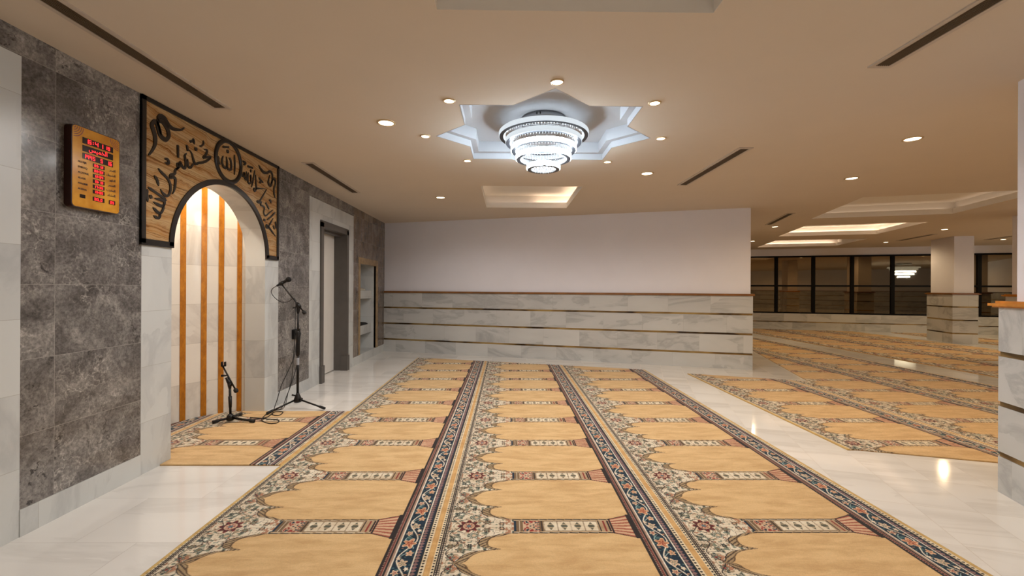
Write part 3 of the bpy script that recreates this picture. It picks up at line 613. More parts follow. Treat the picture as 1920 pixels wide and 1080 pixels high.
    put(st & (np.abs(u - 0.996) < 0.003) & (np.mod(y, 0.012) < 0.006), DARK); put(st & (u > 1.027), WHITE)
    bl = (u >= 1.034) & (u < 1.117); put(bl, NAVY); w_ = np.mod(ph, 0.3) - 0.15; n4 = vnoise(u * 90, np.mod(ph, 0.3) * 90, 21, 27)
    put(bl & (n4 > 0.78), col8(70, 104, 108)); put(bl & (n4 < 0.30) & (n4 > 0.2), col8(8, 20, 34)); put(bl & (n4 < 0.05), PEACH)
    vn = 1.0755 + 0.030 * np.sin(2 * np.pi * w_ / 0.3 + 0.9); put(bl & (np.abs(u - vn) < 0.0032), WHITE)
    v2 = 1.0755 - 0.026 * np.sin(4 * np.pi * w_ / 0.3 + 0.2); put(bl & (np.abs(u - v2) < 0.0024) & (np.mod(w_ * 14, 1) > 0.35), col8(150, 178, 178))
    for fu, fw, r_, ca, cb in [(1.075, 0.0, 0.034, col8(200, 140, 104), col8(136, 40, 36)), (1.058, 0.085, 0.016, BLUSH, RED), (1.092, -0.078, 0.017, PEACH, GREEN), (1.075, 0.149, 0.022, BLUSH, GREEN), (1.075, -0.149, 0.022, BLUSH, GREEN), (1.050, -0.115, 0.010, WHITE, WHITE), (1.100, 0.11, 0.010, WHITE, WHITE)]:
        du, dv = u - fu, w_ - fw; rr = np.hypot(du, dv * 0.8); an = np.arctan2(dv, du); pet = r_ * (0.76 + 0.24 * np.cos(5 * an + fw * 20))
        put(bl & (rr < pet), ca); put(bl & (rr < pet * 0.62) & (np.cos(5 * an + 2) > 0.0), cb); put(bl & (np.abs(rr - pet * 0.98) < 0.0016), col8(232, 206, 176))
    tt = (u >= 1.117) & (u < 1.152); put(tt, NAVY * 0.8); zz = np.abs(np.mod(y, 0.022) / 0.011 - 1); put(tt & (np.abs((u - 1.134) / 0.014) < 1 - zz), col8(140, 108, 106)); put(tt & (np.abs(u - 1.120) < 0.0025), WHITE)
    dd = (u >= 1.152) & (u < 1.184); put(dd, col8(226, 212, 182)); put(dd & (np.abs(u - 1.155) < 0.003), DARK)
    put(dd & (np.hypot(u - 1.168, np.mod(y, 0.020) - 0.010) < 0.0058), DARK); put(dd & (u > 1.181), col8(190, 150, 96))
    put((u >= 1.184) | (u < 0.008), GOLD)
    d2 = (u >= 0.008) & (u < 0.024); put(d2, col8(226, 212, 182)); put(d2 & (np.hypot(u - 0.016, np.mod(y, 0.020) - 0.010) < 0.0055), DARK)
    d3 = (u >= 0.024) & (u < 0.048); put(d3, col8(96, 82, 70)); put(d3 & (np.abs(u - 0.026) < 0.002), DARK); put(d3 & (np.abs(u - 0.036) < 0.0025), DARK); put(d3 & (np.mod(y, 0.014) < 0.006) & (np.abs(u - 0.031) < 0.003), CREAM); put(d3 & (np.mod(y, 0.014) < 0.006) & (np.abs(u - 0.0415) < 0.003), CREAM)
    c *= (0.93 + 0.14 * rng.rand(*u.shape))[..., None]
    return c
def carpet(name, xs, lo, hi, label, group, steps, outer_gold=None, zt=0.009):
    """one carpet width; lo/hi give its two ends at every x; steps: list of (y limit, knot spacing)"""
    xs = np.asarray(xs); l = np.array([lo(x) for x in xs]); h_ = np.array([hi(x) for x in xs]); h_ = np.maximum(h_, l + 0.001)
    y0, y1 = l.min(), h_.max(); ys = [0.0]; y = y0
    while y < y1 - 1e-6:
        st = next(s_ for lim, s_ in steps if y < lim); y = min(y + st, y1); ys.append((y - y0) / (y1 - y0))
    t = np.array(ys); X = np.repeat(xs[None, :], len(t), 0); Y = l[None, :] + (h_ - l)[None, :] * t[:, None]
    c = weave(X, Y); nr, nc = X.shape
    if outer_gold is not None:
        for side in outer_gold:
            msk = (X < xs[0] + 0.018) if side == 'L' else (X > xs[-1] - 0.018); c[msk] = col8(204, 172, 108)
    V = np.stack([X.ravel(), Y.ravel(), np.full(X.size, zt)], 1)
    per = list(range(nc)) + [nc * r_ + nc - 1 for r_ in range(1, nr)] + [nc * (nr - 1) + k for k in range(nc - 2, -1, -1)] + [nc * r_ for r_ in range(nr - 2, 0, -1)]
    per = np.array(per); low = V[per].copy(); low[:, 2] = 0.0; V = np.concatenate([V, low])
    C4 = np.concatenate([c.reshape(-1, 3), np.tile(col8(176, 140, 84), (len(per), 1))]); C4 = np.concatenate([C4, np.ones((len(C4), 1))], 1)
    a = (np.arange(nr - 1)[:, None] * nc + np.arange(nc - 1)[None, :]).ravel(); F = np.stack([a, a + 1, a + nc + 1, a + nc], 1)
    b = np.arange(len(per)); b2 = (b + 1) % len(per); base = nr * nc; F2 = np.stack([per[b], base + b, base + b2, per[b2]], 1); F = np.concatenate([F, F2]).astype(np.int32)
    me = bpy.data.meshes.new(name); me.vertices.add(len(V)); me.vertices.foreach_set('co', V.ravel().astype(np.float32))
    me.loops.add(F.size); me.loops.foreach_set('vertex_index', F.ravel()); me.polygons.add(len(F)); me.polygons.foreach_set('loop_start', np.arange(0, F.size, 4, dtype=np.int32))
    me.update(calc_edges=True); ca = me.color_attributes.new('weave', 'FLOAT_COLOR', 'POINT'); ca.data.foreach_set('color', C4.ravel().astype(np.float32))
    me.materials.append(M['carpet']); me.validate()
    o = bpy.data.objects.new(name, me); COL.objects.link(o); tag(o, label, 'carpet', group); return o
def xr(a, b, st): return np.linspace(a, b, int(round((b - a) / st)) + 1)
S_NEAR = [(1.6, 0.008), (2.6, 0.0029), (3.4, 0.0042), (4.5, 0.006), (6.0, 0.009), (99, 0.013)]
end_a = lambda x: 7.618 - 0.297 * (x - XC)
gm = 'long prayer carpets in the middle of the floor'
carpet('prayer_carpet', xr(XC, XC + 1.2, 0.0031), lambda x: 1.0, end_a, 'long cream and tan prayer carpet beside the microphone stands and niche', gm, S_NEAR, 'L')
carpet('prayer_carpet', xr(XC + 1.2, XC + 2.4, 0.0031), lambda x: 1.0, end_a, 'middle one of the three long prayer carpets under the chandelier', gm, S_NEAR)
carpet('prayer_carpet', xr(XC + 2.4, XC + 3.6, 0.0031), lambda x: 1.0, end_a, 'long prayer carpet with a gold edge beside the wide bare marble aisle', gm, S_NEAR, 'R')
def nich_hi(x):
    if x > NX0: return NC + NAY - 0.012 - (0.012 if x > XT else 0)
    return NC + NAY * math.sqrt(max(0.0, 1 - ((NX0 - x) / NAX) ** 2)) * 0.985 - 0.004
def nich_lo(x):
    if x > XW + 0.004: return 3.012
    if x > XT: return NC - NR + 0.006
    if x > NX0: return NC - NAY + 0.012
    return NC - NAY * math.sqrt(max(0.0, 1 - ((NX0 - x) / NAX) ** 2)) * 0.985 + 0.004
XN = XC - 1.2
carpet('prayer_carpet', xr(XN, XC - 0.002, 0.0055), nich_lo, nich_hi, 'short prayer carpet reaching into the niche under the two microphone stands', None, [(99, 0.007)])
carpet('prayer_carpet', xr(-2.955, XN - 0.002, 0.0065), nich_lo, nich_hi, 'dark blue patterned carpet strip deepest inside the niche', None, [(99, 0.008)])
# right hand group, cut along the turned walls
gr = 'prayer carpets in the hall beyond the marble aisle'
XR = 2.595
front = lambda x: 3.30 - 0.30 * (x - 2.66) if x > 2.66 else 3.30
# carpet pattern is registered on XC: shift the right hand group by its own seam
_w = weave
def weave_shift(dx):
    global weave
    weave = (lambda x, y: _w(x - dx, y)) if dx else _w
weave_shift(XR - (XC + 3.6))
SR = [(4.5, 0.010), (7.0, 0.014), (99, 0.022)]
def back_l(x):           # far ends, parallel to the back wall, then along the hall edge
    return 6.258 - 0.36 * (x - 2.593) if x < 4.0 else 5.83 + (x - 4.02) * (EY.y / EY.x)
ww_y = lambda x: 13.40 - 0.311 * (x - 7.6)
carpet('prayer_carpet', xr(XR, XR + 1.2, 0.008), front, back_l, 'first prayer carpet across the marble aisle, cut obliquely in front of the near pillar', gr, SR, 'L')
carpet('prayer_carpet', xr(XR + 1.2, XR + 2.4, 0.010), lambda x: 1.6, lambda x: min(back_l(x), ww_y(x)), 'second prayer carpet across the aisle, ending at a slanted edge on glossy marble', gr, SR)
carpet('prayer_carpet', xr(XR + 2.4, XR + 3.6, 0.012), lambda x: 1.6, lambda x: min(back_l(x), ww_y(x)), 'third prayer carpet across the aisle, before the narrow marble gap', gr, SR, 'R')
weave_shift(6.86 - (XC + 3.6) - 1.2 * 3)
gw = 'far prayer carpets before the dark windows'
for i, lb in enumerate(['far prayer carpet just beyond the narrow marble gap', 'far middle prayer carpet before the dark windows', 'far prayer carpet along the foot of the white pillar']):
    a = 6.86 + 1.2 * i; bnd_ = min(a + 1.2, 10.06)
    carpet('prayer_carpet', xr(a, bnd_, 0.016), (lambda x: 2.0) if i == 0 else ((lambda x: 7.5) if i == 1 else (lambda x: 8.0)), ww_y, lb, gw, [(6, 0.03), (99, 0.03)])
weave_shift(10.95 - (XC + 3.6) - 1.2 * 4)
carpet('prayer_carpet', xr(10.95, 12.15, 0.02), lambda x: 2.0, ww_y, 'farthest prayer carpet, behind the white pillar', gw, [(99, 0.03)])

# ================================================================== CHANDELIER
CX, CY = SX, SY
ch = empty('chandelier', (CX, CY, ZC + 0.15), 'five tier crystal ring chandelier glowing cool white in the star recess', 'chandelier')
zc0 = ZC + 0.15
mb = MB(); mb.lathe([(0.0, zc0), (0.182, zc0), (0.182, zc0 - 0.050), (0.176, zc0 - 0.056), (0.0, zc0 - 0.056)], (CX, CY, 0), M['chrome'], 64)
for k in (0, 1):
    a = R(-112 + 9 * k); mb.box(-0.004, 0.004, -0.004, 0.002, -0.008, 0.008, M['black'], Matrix.Translation((CX + 0.183 * math.cos(a), CY + 0.183 * math.sin(a), zc0 - 0.02)))
mb.build('canopy', ch)
rings = [(0.365, 2.455), (0.312, 2.402), (0.267, 2.338), (0.226, 2.270), (0.137, 2.190)]
wires = MB()
for i, (ro, z0) in enumerate(rings):
    th = 0.038; ht = 0.038; ri = ro - th
    mb = MB(); mb.lathe([(ro - 0.004, z0), (ri + 0.004, z0)], (CX, CY, 0), M['ring_metal'], 96); mb.lathe([(ro - 0.004, z0 + ht), (ri + 0.004, z0 + ht)], (CX, CY, 0), M['ring_metal'], 96)
    rg = mb.build('ring', ch)
    LO_ = M['ring_led'] if i >= 2 else M['ring_led_soft']
    mb = MB(); mb.lathe([(ro - 0.004, z0), (ro, z0 + 0.004), (ro, z0 + ht - 0.004), (ro - 0.004, z0 + ht)], (CX, CY, 0), LO_, 96)
    mb.lathe([(ri + 0.004, z0), (ri, z0 + 0.004), (ri, z0 + ht - 0.004), (ri + 0.004, z0 + ht)], (CX, CY, 0), M['ring_led_soft'], 96)
    o = mb.build('led_diffuser', None); o.data.transform(Matrix.Translation(-ch.matrix_world.translation)); o.parent = rg
    mb = MB(); n = int(2 * math.pi * ri / 0.024)
    for k in range(n):
        a = 2 * math.pi * k / n; Tm = Matrix.Translation((CX + (ri - 0.008) * math.cos(a), CY + (ri - 0.008) * math.sin(a), z0 + 0.010)) @ Matrix.Rotation(a, 4, 'Z')
        mb.add([Tm @ Vector(v) for v in [(0, 0, -0.022), (0.005, 0, 0), (0, 0.005, 0), (-0.005, 0, 0), (0, -0.005, 0), (0, 0, 0.03)]], [(0, 2, 1), (0, 3, 2), (0, 4, 3), (0, 1, 4), (5, 1, 2), (5, 2, 3), (5, 3, 4), (5, 4, 1)], M['crystal'])
    o = mb.build('crystal_fringe', None); o.data.transform(Matrix.Translation(-ch.matrix_world.translation)); o.parent = rg; o['kind'] = 'stuff'
    for k in range(6):
        a = 2 * math.pi * k / 6 + 0.3; rr_ = ro - th / 2
        wires.tube([(CX + 0.165 * math.cos(a), CY + 0.165 * math.sin(a), zc0 - 0.05), (CX + rr_ * math.cos(a), CY + rr_ * math.sin(a), z0 + ht)], 0.0009, M['chrome'], 5)
wires.build('hanging_wires', ch)
mb = MB()      # crystal plate in the lowest ring
for k in range(40):
    a = k * 2.4; r_ = 0.105 * math.sqrt(k / 40); Tm = Matrix.Translation((CX + r_ * math.cos(a), CY + r_ * math.sin(a), 2.198))
    mb.add([Tm @ Vector(v) for v in [(0, 0, -0.014), (0.008, 0, 0), (0, 0.008, 0), (-0.008, 0, 0), (0, -0.008, 0), (0, 0, 0.02)]], [(0, 2, 1), (0, 3, 2), (0, 4, 3), (0, 1, 4), (5, 1, 2), (5, 2, 3), (5, 3, 4), (5, 4, 1)], M['crystal'])
o = mb.build('crystal_plate', ch); o['kind'] = 'stuff'

ch2 = copy_tree(ch, (12.8, 2.3, ZC), 'large chandelier of the side hall, showing only as a reflection in the dark windows'); ch2.scale = (1.6, 1.6, 1.6)

# ================================================================== DOWNLIGHTS
def downlight(r, col, power):
    e = empty('ceiling_spotlight', (0, 0, 0), 'x', 'ceiling light')
    mb = MB(); mb.lathe([(r, 0.0), (r * 1.0, -0.004), (r * 0.80, -0.007), (r * 0.76, -0.002)], (0, 0, 0), M['lamp_rim'], 32); o = mb.build('rim', None); o.parent = e
    mb = MB(); mb.lathe([(r * 0.78, -0.003), (r * 0.5, -0.0045), (0.0, -0.005)], (0, 0, 0), M['lamp'], 32); o = mb.build('lens', None); o.parent = e
    l = bpy.data.lights.new('spot', 'SPOT'); l.energy = power; l.color = col; l.spot_size = R(170); l.spot_blend = 0.5; l.shadow_soft_size = r * 0.6
    lo_ = bpy.data.objects.new('spot', l); COL.objects.link(lo_); lo_.location = (0, 0, -0.02); lo_.parent = e
    return e
small = downlight(0.042, NEUT, SPOT_W * 0.45); big = downlight(0.070, WARM, SPOT_W); far = downlight(0.070, AMBER, SPOT_W)
used = [False, False, False]
def place(kind, loc, label, group=None):
    i = 0 if kind is small else (1 if kind is big else 2)
    if not used[i]: o = kind; used[i] = True; o['label'] = label
    else: o = copy_tree(kind, (0, 0, 0), label)
    o.location = (loc[0], loc[1], ZC)
    if group: o['group'] = group
    return o
gs = 'small spotlights around the star recess'
tips = ['at the star point nearest the viewer', 'at the near right star point', 'at the right star point', 'at the far right star point', 'behind the chandelier at the farthest star point', 'at the far left star point', 'at the left star point', 'at the near left star point']
for k in range(8):
    a = -math.pi / 2 + k * math.pi / 4
    place(small, (SX + 0.965 * math.cos(a), SY + 0.965 * math.sin(a)), 'small round spotlight ' + tips[k], gs)
gbig = 'larger round ceiling spotlights'
for p_, lb in [((-0.909, 3.306), 'large round spotlight in the ceiling left of the star recess'), ((1.499, 4.686), 'round spotlight in the ceiling beyond the star, toward the slanted vent'),
               ((-0.909, 6.02), 'round spotlight in the ceiling before the white back wall'), ((3.31, 3.545), 'large round spotlight nearest the honey railed pillar'),
               ((3.818, 4.817), 'round spotlight in the warm ceiling above the aisle carpets'), ((8.895, 8.812), 'far round spotlight just before the white pillar'),
               ((5.29, 8.597), 'far round spotlight beside the short vent and wall corner'), ((6.311, 11.196), 'tiny far spotlight at the very edge of the white back wall'),
               ((9.817, 11.248), 'tiny far spotlight before the windows, between tray and pillar'), ((11.985, 10.451), 'tiny far spotlight beyond the white pillar'),
               ((12.694, 10.745), 'tiniest far spotlight beside the near pillar edge')]:
    place(far if p_[0] > 3 else big, p_, lb, gbig)
for i, (p_, lb) in enumerate([((-0.2, -0.6), ''), ((1.5, 0.3), ''), ((-0.9, -2.2), ''), ((1.5, -2.2), ''), ((4.2, 1.6), ''), ((6.2, 3.3), ''), ((8.4, 5.2), ''), ((10.6, 7.0), ''), ((3.9, -1.6), ''), ((7.4, 0.2), ''), ((12.6, 7.6), ''), ((14.2, 2.5), ''), ((14.2, 6.0), ''), ((11.0, -2.0), ''), ((7.6, -3.2), '')]):  # unseen spots, added to light the hall and what the windows reflect
    place(far if p_[0] > 3 else big, p_, 'added unseen round spotlight in the ceiling outside the picture', 'added ceiling spotlights outside the picture')

# ================================================================== VENTS
def vent(y0, y1, loc, rz, label, wd=0.125):
    e = empty('ceiling_vent', (*loc, ZC), label, 'vent', 'slotted ceiling vents', rz=rz); L_ = y1 - y0
    mb = MB(); F = M['vent_frame']; a = wd / 2; b = wd / 2 - 0.024
    for x0_, x1_, ya, yb in ((-a, -b, 0, L_), (b, a, 0, L_), (-b, b, 0, 0.024), (-b, b, L_ - 0.024, L_)): mb.box(x0_, x1_, ya, yb, -0.007, 0.0, F)
    o = mb.build('frame', None); o.parent = e
    mb = MB(); mb.box(-b, b, 0.02, L_ - 0.02, -0.0015, -0.0005, M['vent_dark']); o = mb.build('duct_opening', None); o.parent = e
    mb = MB(); n = 7
    for k in range(n):
        x = -b + (k + 0.5) * 2 * b / n; mb.box(x - 0.0022, x + 0.0022, 0.024, L_ - 0.024, -0.006, -0.002, M['vent_slat'])
    o = mb.build('slats', None); o.parent = e
    return e
vent(0, 2.9, (-1.978, 0.17), 0, 'long slotted vent in the ceiling above the wall clock')
vent(0, 1.39, (-1.978, 4.375), 0, 'short slotted vent in the ceiling above the door')
vent(0, 2.2, (2.058, 0.21), 0, 'slotted vent in the top corner of the picture, above the near pillar')
vent(0, 1.40, (2.085, 3.80), 0, 'slotted vent in the ceiling before the end of the white back wall')
vent(0, 1.32, (4.60, 7.05), -TH, 'short dark vent just beyond the end of the back wall')
vent(0, 1.38, (9.42, 9.56), -TH, 'thin far vent before the white pillar')
vent(0, 1.30, (11.30, 9.3), -TH, 'thin far vent beyond the white pillar')

# ================================================================== WALL CLOCK
ck = empty('wall_clock', (XW, 2.506, 1.866), 'orange digital prayer time clock with red digits on the grey marble', 'clock')
XF = XW + 0.040; CW, CH = 0.29, 0.442; Y0, Z0 = 2.506, 1.866
m = NT('orange_clock_face'); co = m.coord(); sp_ = m.n('ShaderNodeSeparateXYZ', i_0=co)
m.base(m.ramp(m.noise(m.mapping(co, sc=(1, 3, 3)), 3.0, 3), [(0.35, rgb(190, 124, 26)), (0.65, rgb(218, 158, 50))])); m.rough(0.18); M['clock_face'] = m.m
M['clock_case'] = plain('dark_red_case', rgb(48, 16, 10), 0.35); M['display'] = plain('dark_display', rgb(26, 6, 6), 0.15); M['maroon'] = plain('maroon_print', rgb(112, 44, 18), 0.4); M['print'] = plain('black_print', rgb(38, 22, 12), 0.5)
def rrect(w_, h_, r_, n=6):
    out = []
    for cx_, cz_, a0 in ((w_ / 2 - r_, h_ / 2 - r_, 0), (-w_ / 2 + r_, h_ / 2 - r_, 90), (-w_ / 2 + r_, -h_ / 2 + r_, 180), (w_ / 2 - r_, -h_ / 2 + r_, 270)):
        for k in range(n + 1): a = R(a0 + 90 * k / n); out.append((cx_ + r_ * math.cos(a), cz_ + r_ * math.sin(a)))
    return out
mb = MB(); mb.prism([(Y0 + a, Z0 + b) for a, b in rrect(CW, CH, 0.022)], 'x', XW, XF, M['clock_case']); mb.build('case', ck)
mb = MB(); mb.prism([(Y0 + a, Z0 + b) for a, b in rrect(CW - 0.008, CH - 0.008, 0.019)], 'x', XF, XF + 0.0012, M['clock_face'])
for s_ in (-1, 1):      # printed corner ornaments
    for k in range(5):
        r0, r1 = 0.010 + 0.011 * k, 0.014 + 0.011 * k; cy_, cz_ = Y0 + s_ * (CW / 2 - 0.008), Z0 + CH / 2 - 0.008
        pts0 = [(XF + 0.0016, cy_ - s_ * r0 * math.cos(R(a)), cz_ - r0 * math.sin(R(a))) for a in range(0, 91, 15)]; pts1 = [(XF + 0.0016, cy_ - s_ * r1 * math.cos(R(a)), cz_ - r1 * math.sin(R(a))) for a in range(0, 91, 15)]
        mb.strip(pts0, pts1, M['maroon'])
mb.build('face', ck)
# face coordinates: a = 0..1 along the width (towards +Y), b = 0..1 downwards
def FP(a, b): return (Y0 - CW / 2 + a * CW, Z0 + CH / 2 - b * CH)
X1, X2 = XF + 0.0025, XF + 0.0032
SEG = {'0': 'abcdef', '1': 'bc', '2': 'abged', '3': 'abgcd', '4': 'fgbc', '5': 'afgcd', '6': 'afgedc', '7': 'abc', '8': 'abcdefg', '9': 'abcdfg'}
def digits(mb, txt, y, z, w_, h_, gap, t):
    for ch_ in txt:
        if ch_ == ' ': y += w_ * 0.7; continue
        if ch_ in ':.':
            for zz in ((0.3, 0.7) if ch_ == ':' else (0.05,)): mb.box(X1, X2, y, y + t, z + h_ * zz - t / 2, z + h_ * zz + t / 2, M['red_led'])
            y += t + gap; continue
        bars = {'a': (0, w_, h_ - t, h_), 'd': (0, w_, 0, t), 'g': (0, w_, h_ / 2 - t / 2, h_ / 2 + t / 2), 'f': (0, t, h_ / 2, h_), 'b': (w_ - t, w_, h_ / 2, h_), 'e': (0, t, 0, h_ / 2), 'c': (w_ - t, w_, 0, h_ / 2)}
        for s_ in SEG[ch_]: a_, b_, c_, d_ = bars[s_]; mb.box(X1, X2, y + a_, y + b_, z + c_, z + d_, M['red_led'])
        y += w_ + gap
def text(s, y, z, size, mat, name, par, flip=False, align='LEFT', off=0.0):
    cu = bpy.data.curves.new(name, 'FONT'); cu.body = s; cu.size = size; cu.align_x = align; cu.extrude = 0.0004; cu.materials.append(mat); cu.resolution_u = 3
    o = bpy.data.objects.new(name, cu); COL.objects.link(o); o.parent = par
    me = bpy.data.meshes.new_from_object(o.evaluated_get(bpy.context.evaluated_depsgraph_get())); bpy.data.objects.remove(o)
    me.transform(Matrix.Rotation(R(90), 4, 'Z') @ Matrix.Rotation(R(90), 4, 'X')); o = bpy.data.objects.new(name, me); COL.objects.link(o); o.parent = par
    o.location = Vector((X1 + off, y, z)) - par.matrix_world.translation; return o
def display(a0, a1, b0, b1):
    y0_, zt_ = FP(a0, b0); y1_, zb_ = FP(a1, b1); one(lambda q: q.box(XF + 0.001, X1, y0_, y1_, zb_, zt_, M['display']), 'display', ck); return y0_, y1_, zb_, zt_
y0_, y1_, zb_, zt_ = display(0.20, 0.84, 0.125, 0.200)
mb = MB(); digits(mb, '6:41', y0_ + 0.030, zb_ + 0.005, 0.020, 0.023, 0.009, 0.0042); digits(mb, '19', y0_ + 0.135, zb_ + 0.006, 0.012, 0.020, 0.005, 0.0036); mb.build('digit_lettering', ck)
y0_, y1_, zb_, zt_ = display(0.20, 0.84, 0.222, 0.297)
text('\uFEB2\uFEF4\uFEE4\uFEA8\uFEDF\uFE8D', (y0_ + y1_) / 2, zb_ + 0.010, 0.034, M['red_led'], 'weekday_lettering', ck, align='CENTER')
y0_, y1_, zb_, zt_ = display(0.20, 0.84, 0.318, 0.390)
mb = MB(); digits(mb, '1445', y0_ + 0.006, zb_ + 0.005, 0.013, 0.022, 0.005, 0.0036); digits(mb, '5', y0_ + 0.106, zb_ + 0.005, 0.013, 0.022, 0.005, 0.0036); digits(mb, '16', y0_ + 0.146, zb_ + 0.005, 0.013, 0.022, 0.005, 0.0036); mb.build('digit_lettering', ck)
LAT = ['ALFAJR', 'SHROQ', 'ALZOHR', 'ALASR', 'MAGRIB', 'ALISHA']
ARA = ['\uFEAE\uFEA0\uFED4\uFEDF\uFE8D', '\uFED5\uFEED\uFEAE\uFEB8\uFEDF\uFE8D', '\uFEAE\uFEEC\uFEC8\uFEDF\uFE8D', '\uFEAE\uFEBC\uFECC\uFEDF\uFE8D', '\uFE8F\uFEAE\uFED0\uFEE4\uFEDF\uFE8D', '\uFE80\uFE8E\uFEB8\uFECC\uFEDF\uFE8D']
TIM = ['05:12', '06:32', '12:04', '15:10', '17:35', '19:05']
for k in range(6):
    b0 = 0.412 + 0.0665 * k; y0_, y1_, zb_, zt_ = display(0.41, 0.655, b0, b0 + 0.046)
    mb = MB(); digits(mb, TIM[k], y0_ + 0.008, zb_ + 0.0035, 0.0085, 0.0135, 0.0040, 0.0026); mb.build('digit_lettering', ck)
    yy, zz = FP(0.115, b0 + 0.036); text(LAT[k], yy, zz, 0.0155, M['print'], 'printed_lettering', ck)
    yy, zz = FP(0.90, b0 + 0.036); text(ARA[k], yy, zz, 0.020, M['print'], 'printed_lettering', ck, align='RIGHT')
y0_, y1_, zb_, zt_ = display(0.41, 0.655, 0.832, 0.885); mb = MB(); digits(mb, '30.0', y0_ + 0.009, zb_ + 0.004, 0.011, 0.015, 0.004, 0.0028); mb.build('digit_lettering', ck)
y0_, y1_, zb_, zt_ = display(0.755, 0.895, 0.832, 0.885); mb = MB(); digits(mb, '25', y0_ + 0.007, zb_ + 0.004, 0.010, 0.015, 0.004, 0.0028); mb.build('digit_lettering', ck)
display(0.155, 0.26, 0.835, 0.878)

# ================================================================== MICROPHONE STANDS
K = M['black']
st = empty('microphone_stand', (-2.075, 4.40, 0.009), 'tall black tripod microphone stand with a tilted boom at the niche edge', 'microphone stand', 'black microphone stands')
c0 = Vector((-2.075, 4.40, 0)); zf = 0.022
for q in ((-2.262, 4.175), (-1.782, 4.352), (-2.20, 4.675)):
    f_ = Vector((q[0], q[1], zf)); h0 = c0 + Vector((0, 0, 0.105)); d_ = (f_ - h0); top = h0 + d_ * 0.08
    mb = MB(); mb.tube([top, f_], 0.0085, K, 10); lg = mb.build('leg', st)
    mb = MB(); dn = d_.normalized(); mb.tube([f_ - dn * 0.07, f_ - dn * 0.06, f_ - dn * 0.005, f_], [0.009, 0.0125, 0.0135, 0.009], M['rubber'], 10)
    o = mb.build('rubber_foot', None); o.data.transform(Matrix.Translation(-st.matrix_world.translation)); o.parent = lg
mb = MB(); mb.tube([c0 + Vector((0, 0, z)) for z in (0.07, 0.075, 0.10, 0.135, 0.15, 0.165)], [0.022, 0.036, 0.036, 0.026, 0.018, 0.014], K, 14)
mb.tube([c0 + Vector((0.03, -0.02, 0.095)), c0 + Vector((0.055, -0.03, 0.115))], [0.009, 0.013], K, 8); mb.tube([c0 + Vector((-0.02, -0.01, 0.14)), c0 + Vector((-0.048, -0.02, 0.150))], [0.006, 0.009], K, 8)
mb.build('leg_hub', st)
mb = MB(); mb.tube([c0 + Vector((0, 0, 0.15)), c0 + Vector((0, 0, 0.55))], 0.0125, K, 12); mb.tube([c0 + Vector((0, 0, 0.74)), c0 + Vector((0, 0, 0.97))], 0.0085, K, 12); mb.build('pole', st)
mb = MB(); mb.tube([c0 + Vector((0, 0, z)) for z in (0.53, 0.545, 0.60, 0.70, 0.77, 0.785)], [0.013, 0.018, 0.019, 0.018, 0.016, 0.010], K, 14); mb.build('height_clutch', st)
mb = MB(); mb.tube([c0 + Vector((0, 0, 0.445)), c0 + Vector((0, 0, 0.515))], 0.0131, M['sticker'], 12, False); mb.build('sticker', st)
J = Vector((-2.070, 4.40, 1.035)); BT = Vector((-2.232, 4.40, 1.236)); BC = Vector((-1.996, 4.40, 1.003)) + Vector((0, 0, 0.0))
bd = (BT - J).normalized(); low = J - bd * 0.085
mb = MB(); mb.tube([low, BT], 0.0068, K, 10); bo = mb.build('boom_arm', st)
mb = MB(); mb.tube([low - bd * 0.022, low - bd * 0.02, low + bd * 0.004, low + bd * 0.018], [0.008, 0.017, 0.019, 0.010], M['rubber'], 12); mb.build('counterweight', st)
mb = MB(); mb.tube([Vector((-2.075, 4.40, 0.955)), Vector((-2.075, 4.40, 0.975)), Vector((-2.073, 4.40, 1.01)), Vector((-2.070, 4.40, 1.03))], [0.010, 0.016, 0.019, 0.012], K, 12)
mb.tube([J + bd * 0.035, J + bd * 0.01, J - bd * 0.03], [0.011, 0.022, 0.013], K, 12); mb.tube([J + Vector((-0.02, -0.03, -0.02)), J + Vector((-0.038, -0.03, -0.02))], [0.007, 0.011], K, 8)
mb.tube([J + Vector((0, -0.032, -0.005)), J + Vector((0, 0.022, -0.005))], 0.016, K, 12); mb.build('boom_joint', st)
mic0, mic1 = Vector((-2.287, 4.40, 1.229)), Vector((-2.171, 4.40, 1.294)); md = (mic1 - mic0).normalized()
cp = mic0 + md * 0.055
mb = MB(); mb.tube([cp - md * 0.022, cp + md * 0.022], 0.0185, K, 14); mb.tube([BT, cp], 0.009, K, 10); mb.build('microphone_clip', st)
mc = empty('microphone', tuple(mic0), 'black handheld microphone clipped on the tall stand', 'microphone')
mb = MB(); mb.tube([mic0, mic0 + md * 0.004, mic0 + md * 0.06, mic0 + md * 0.105, mic0 + md * 0.112], [0.008, 0.0105, 0.0125, 0.0165, 0.017], K, 14); mb.build('body', mc)
m = NT('mic_mesh'); m.base(rgb(20, 19, 20)); m.rough(0.5); m.b.inputs['Metallic'].default_value = 0.6; m.bump(m.noise(m.coord(), 900, 1), 0.8, 0.001); M['mic'] = m.m
mb = MB(); hc = mic0 + md * 0.132; mb.tube([hc + md * (0.027 * math.sin(a)) for a in np.linspace(-1.35, 1.45, 12)], [max(0.003, 0.027 * math.cos(a)) for a in np.linspace(-1.35, 1.45, 12)], M['mic'], 18); mb.build('grille', mc)

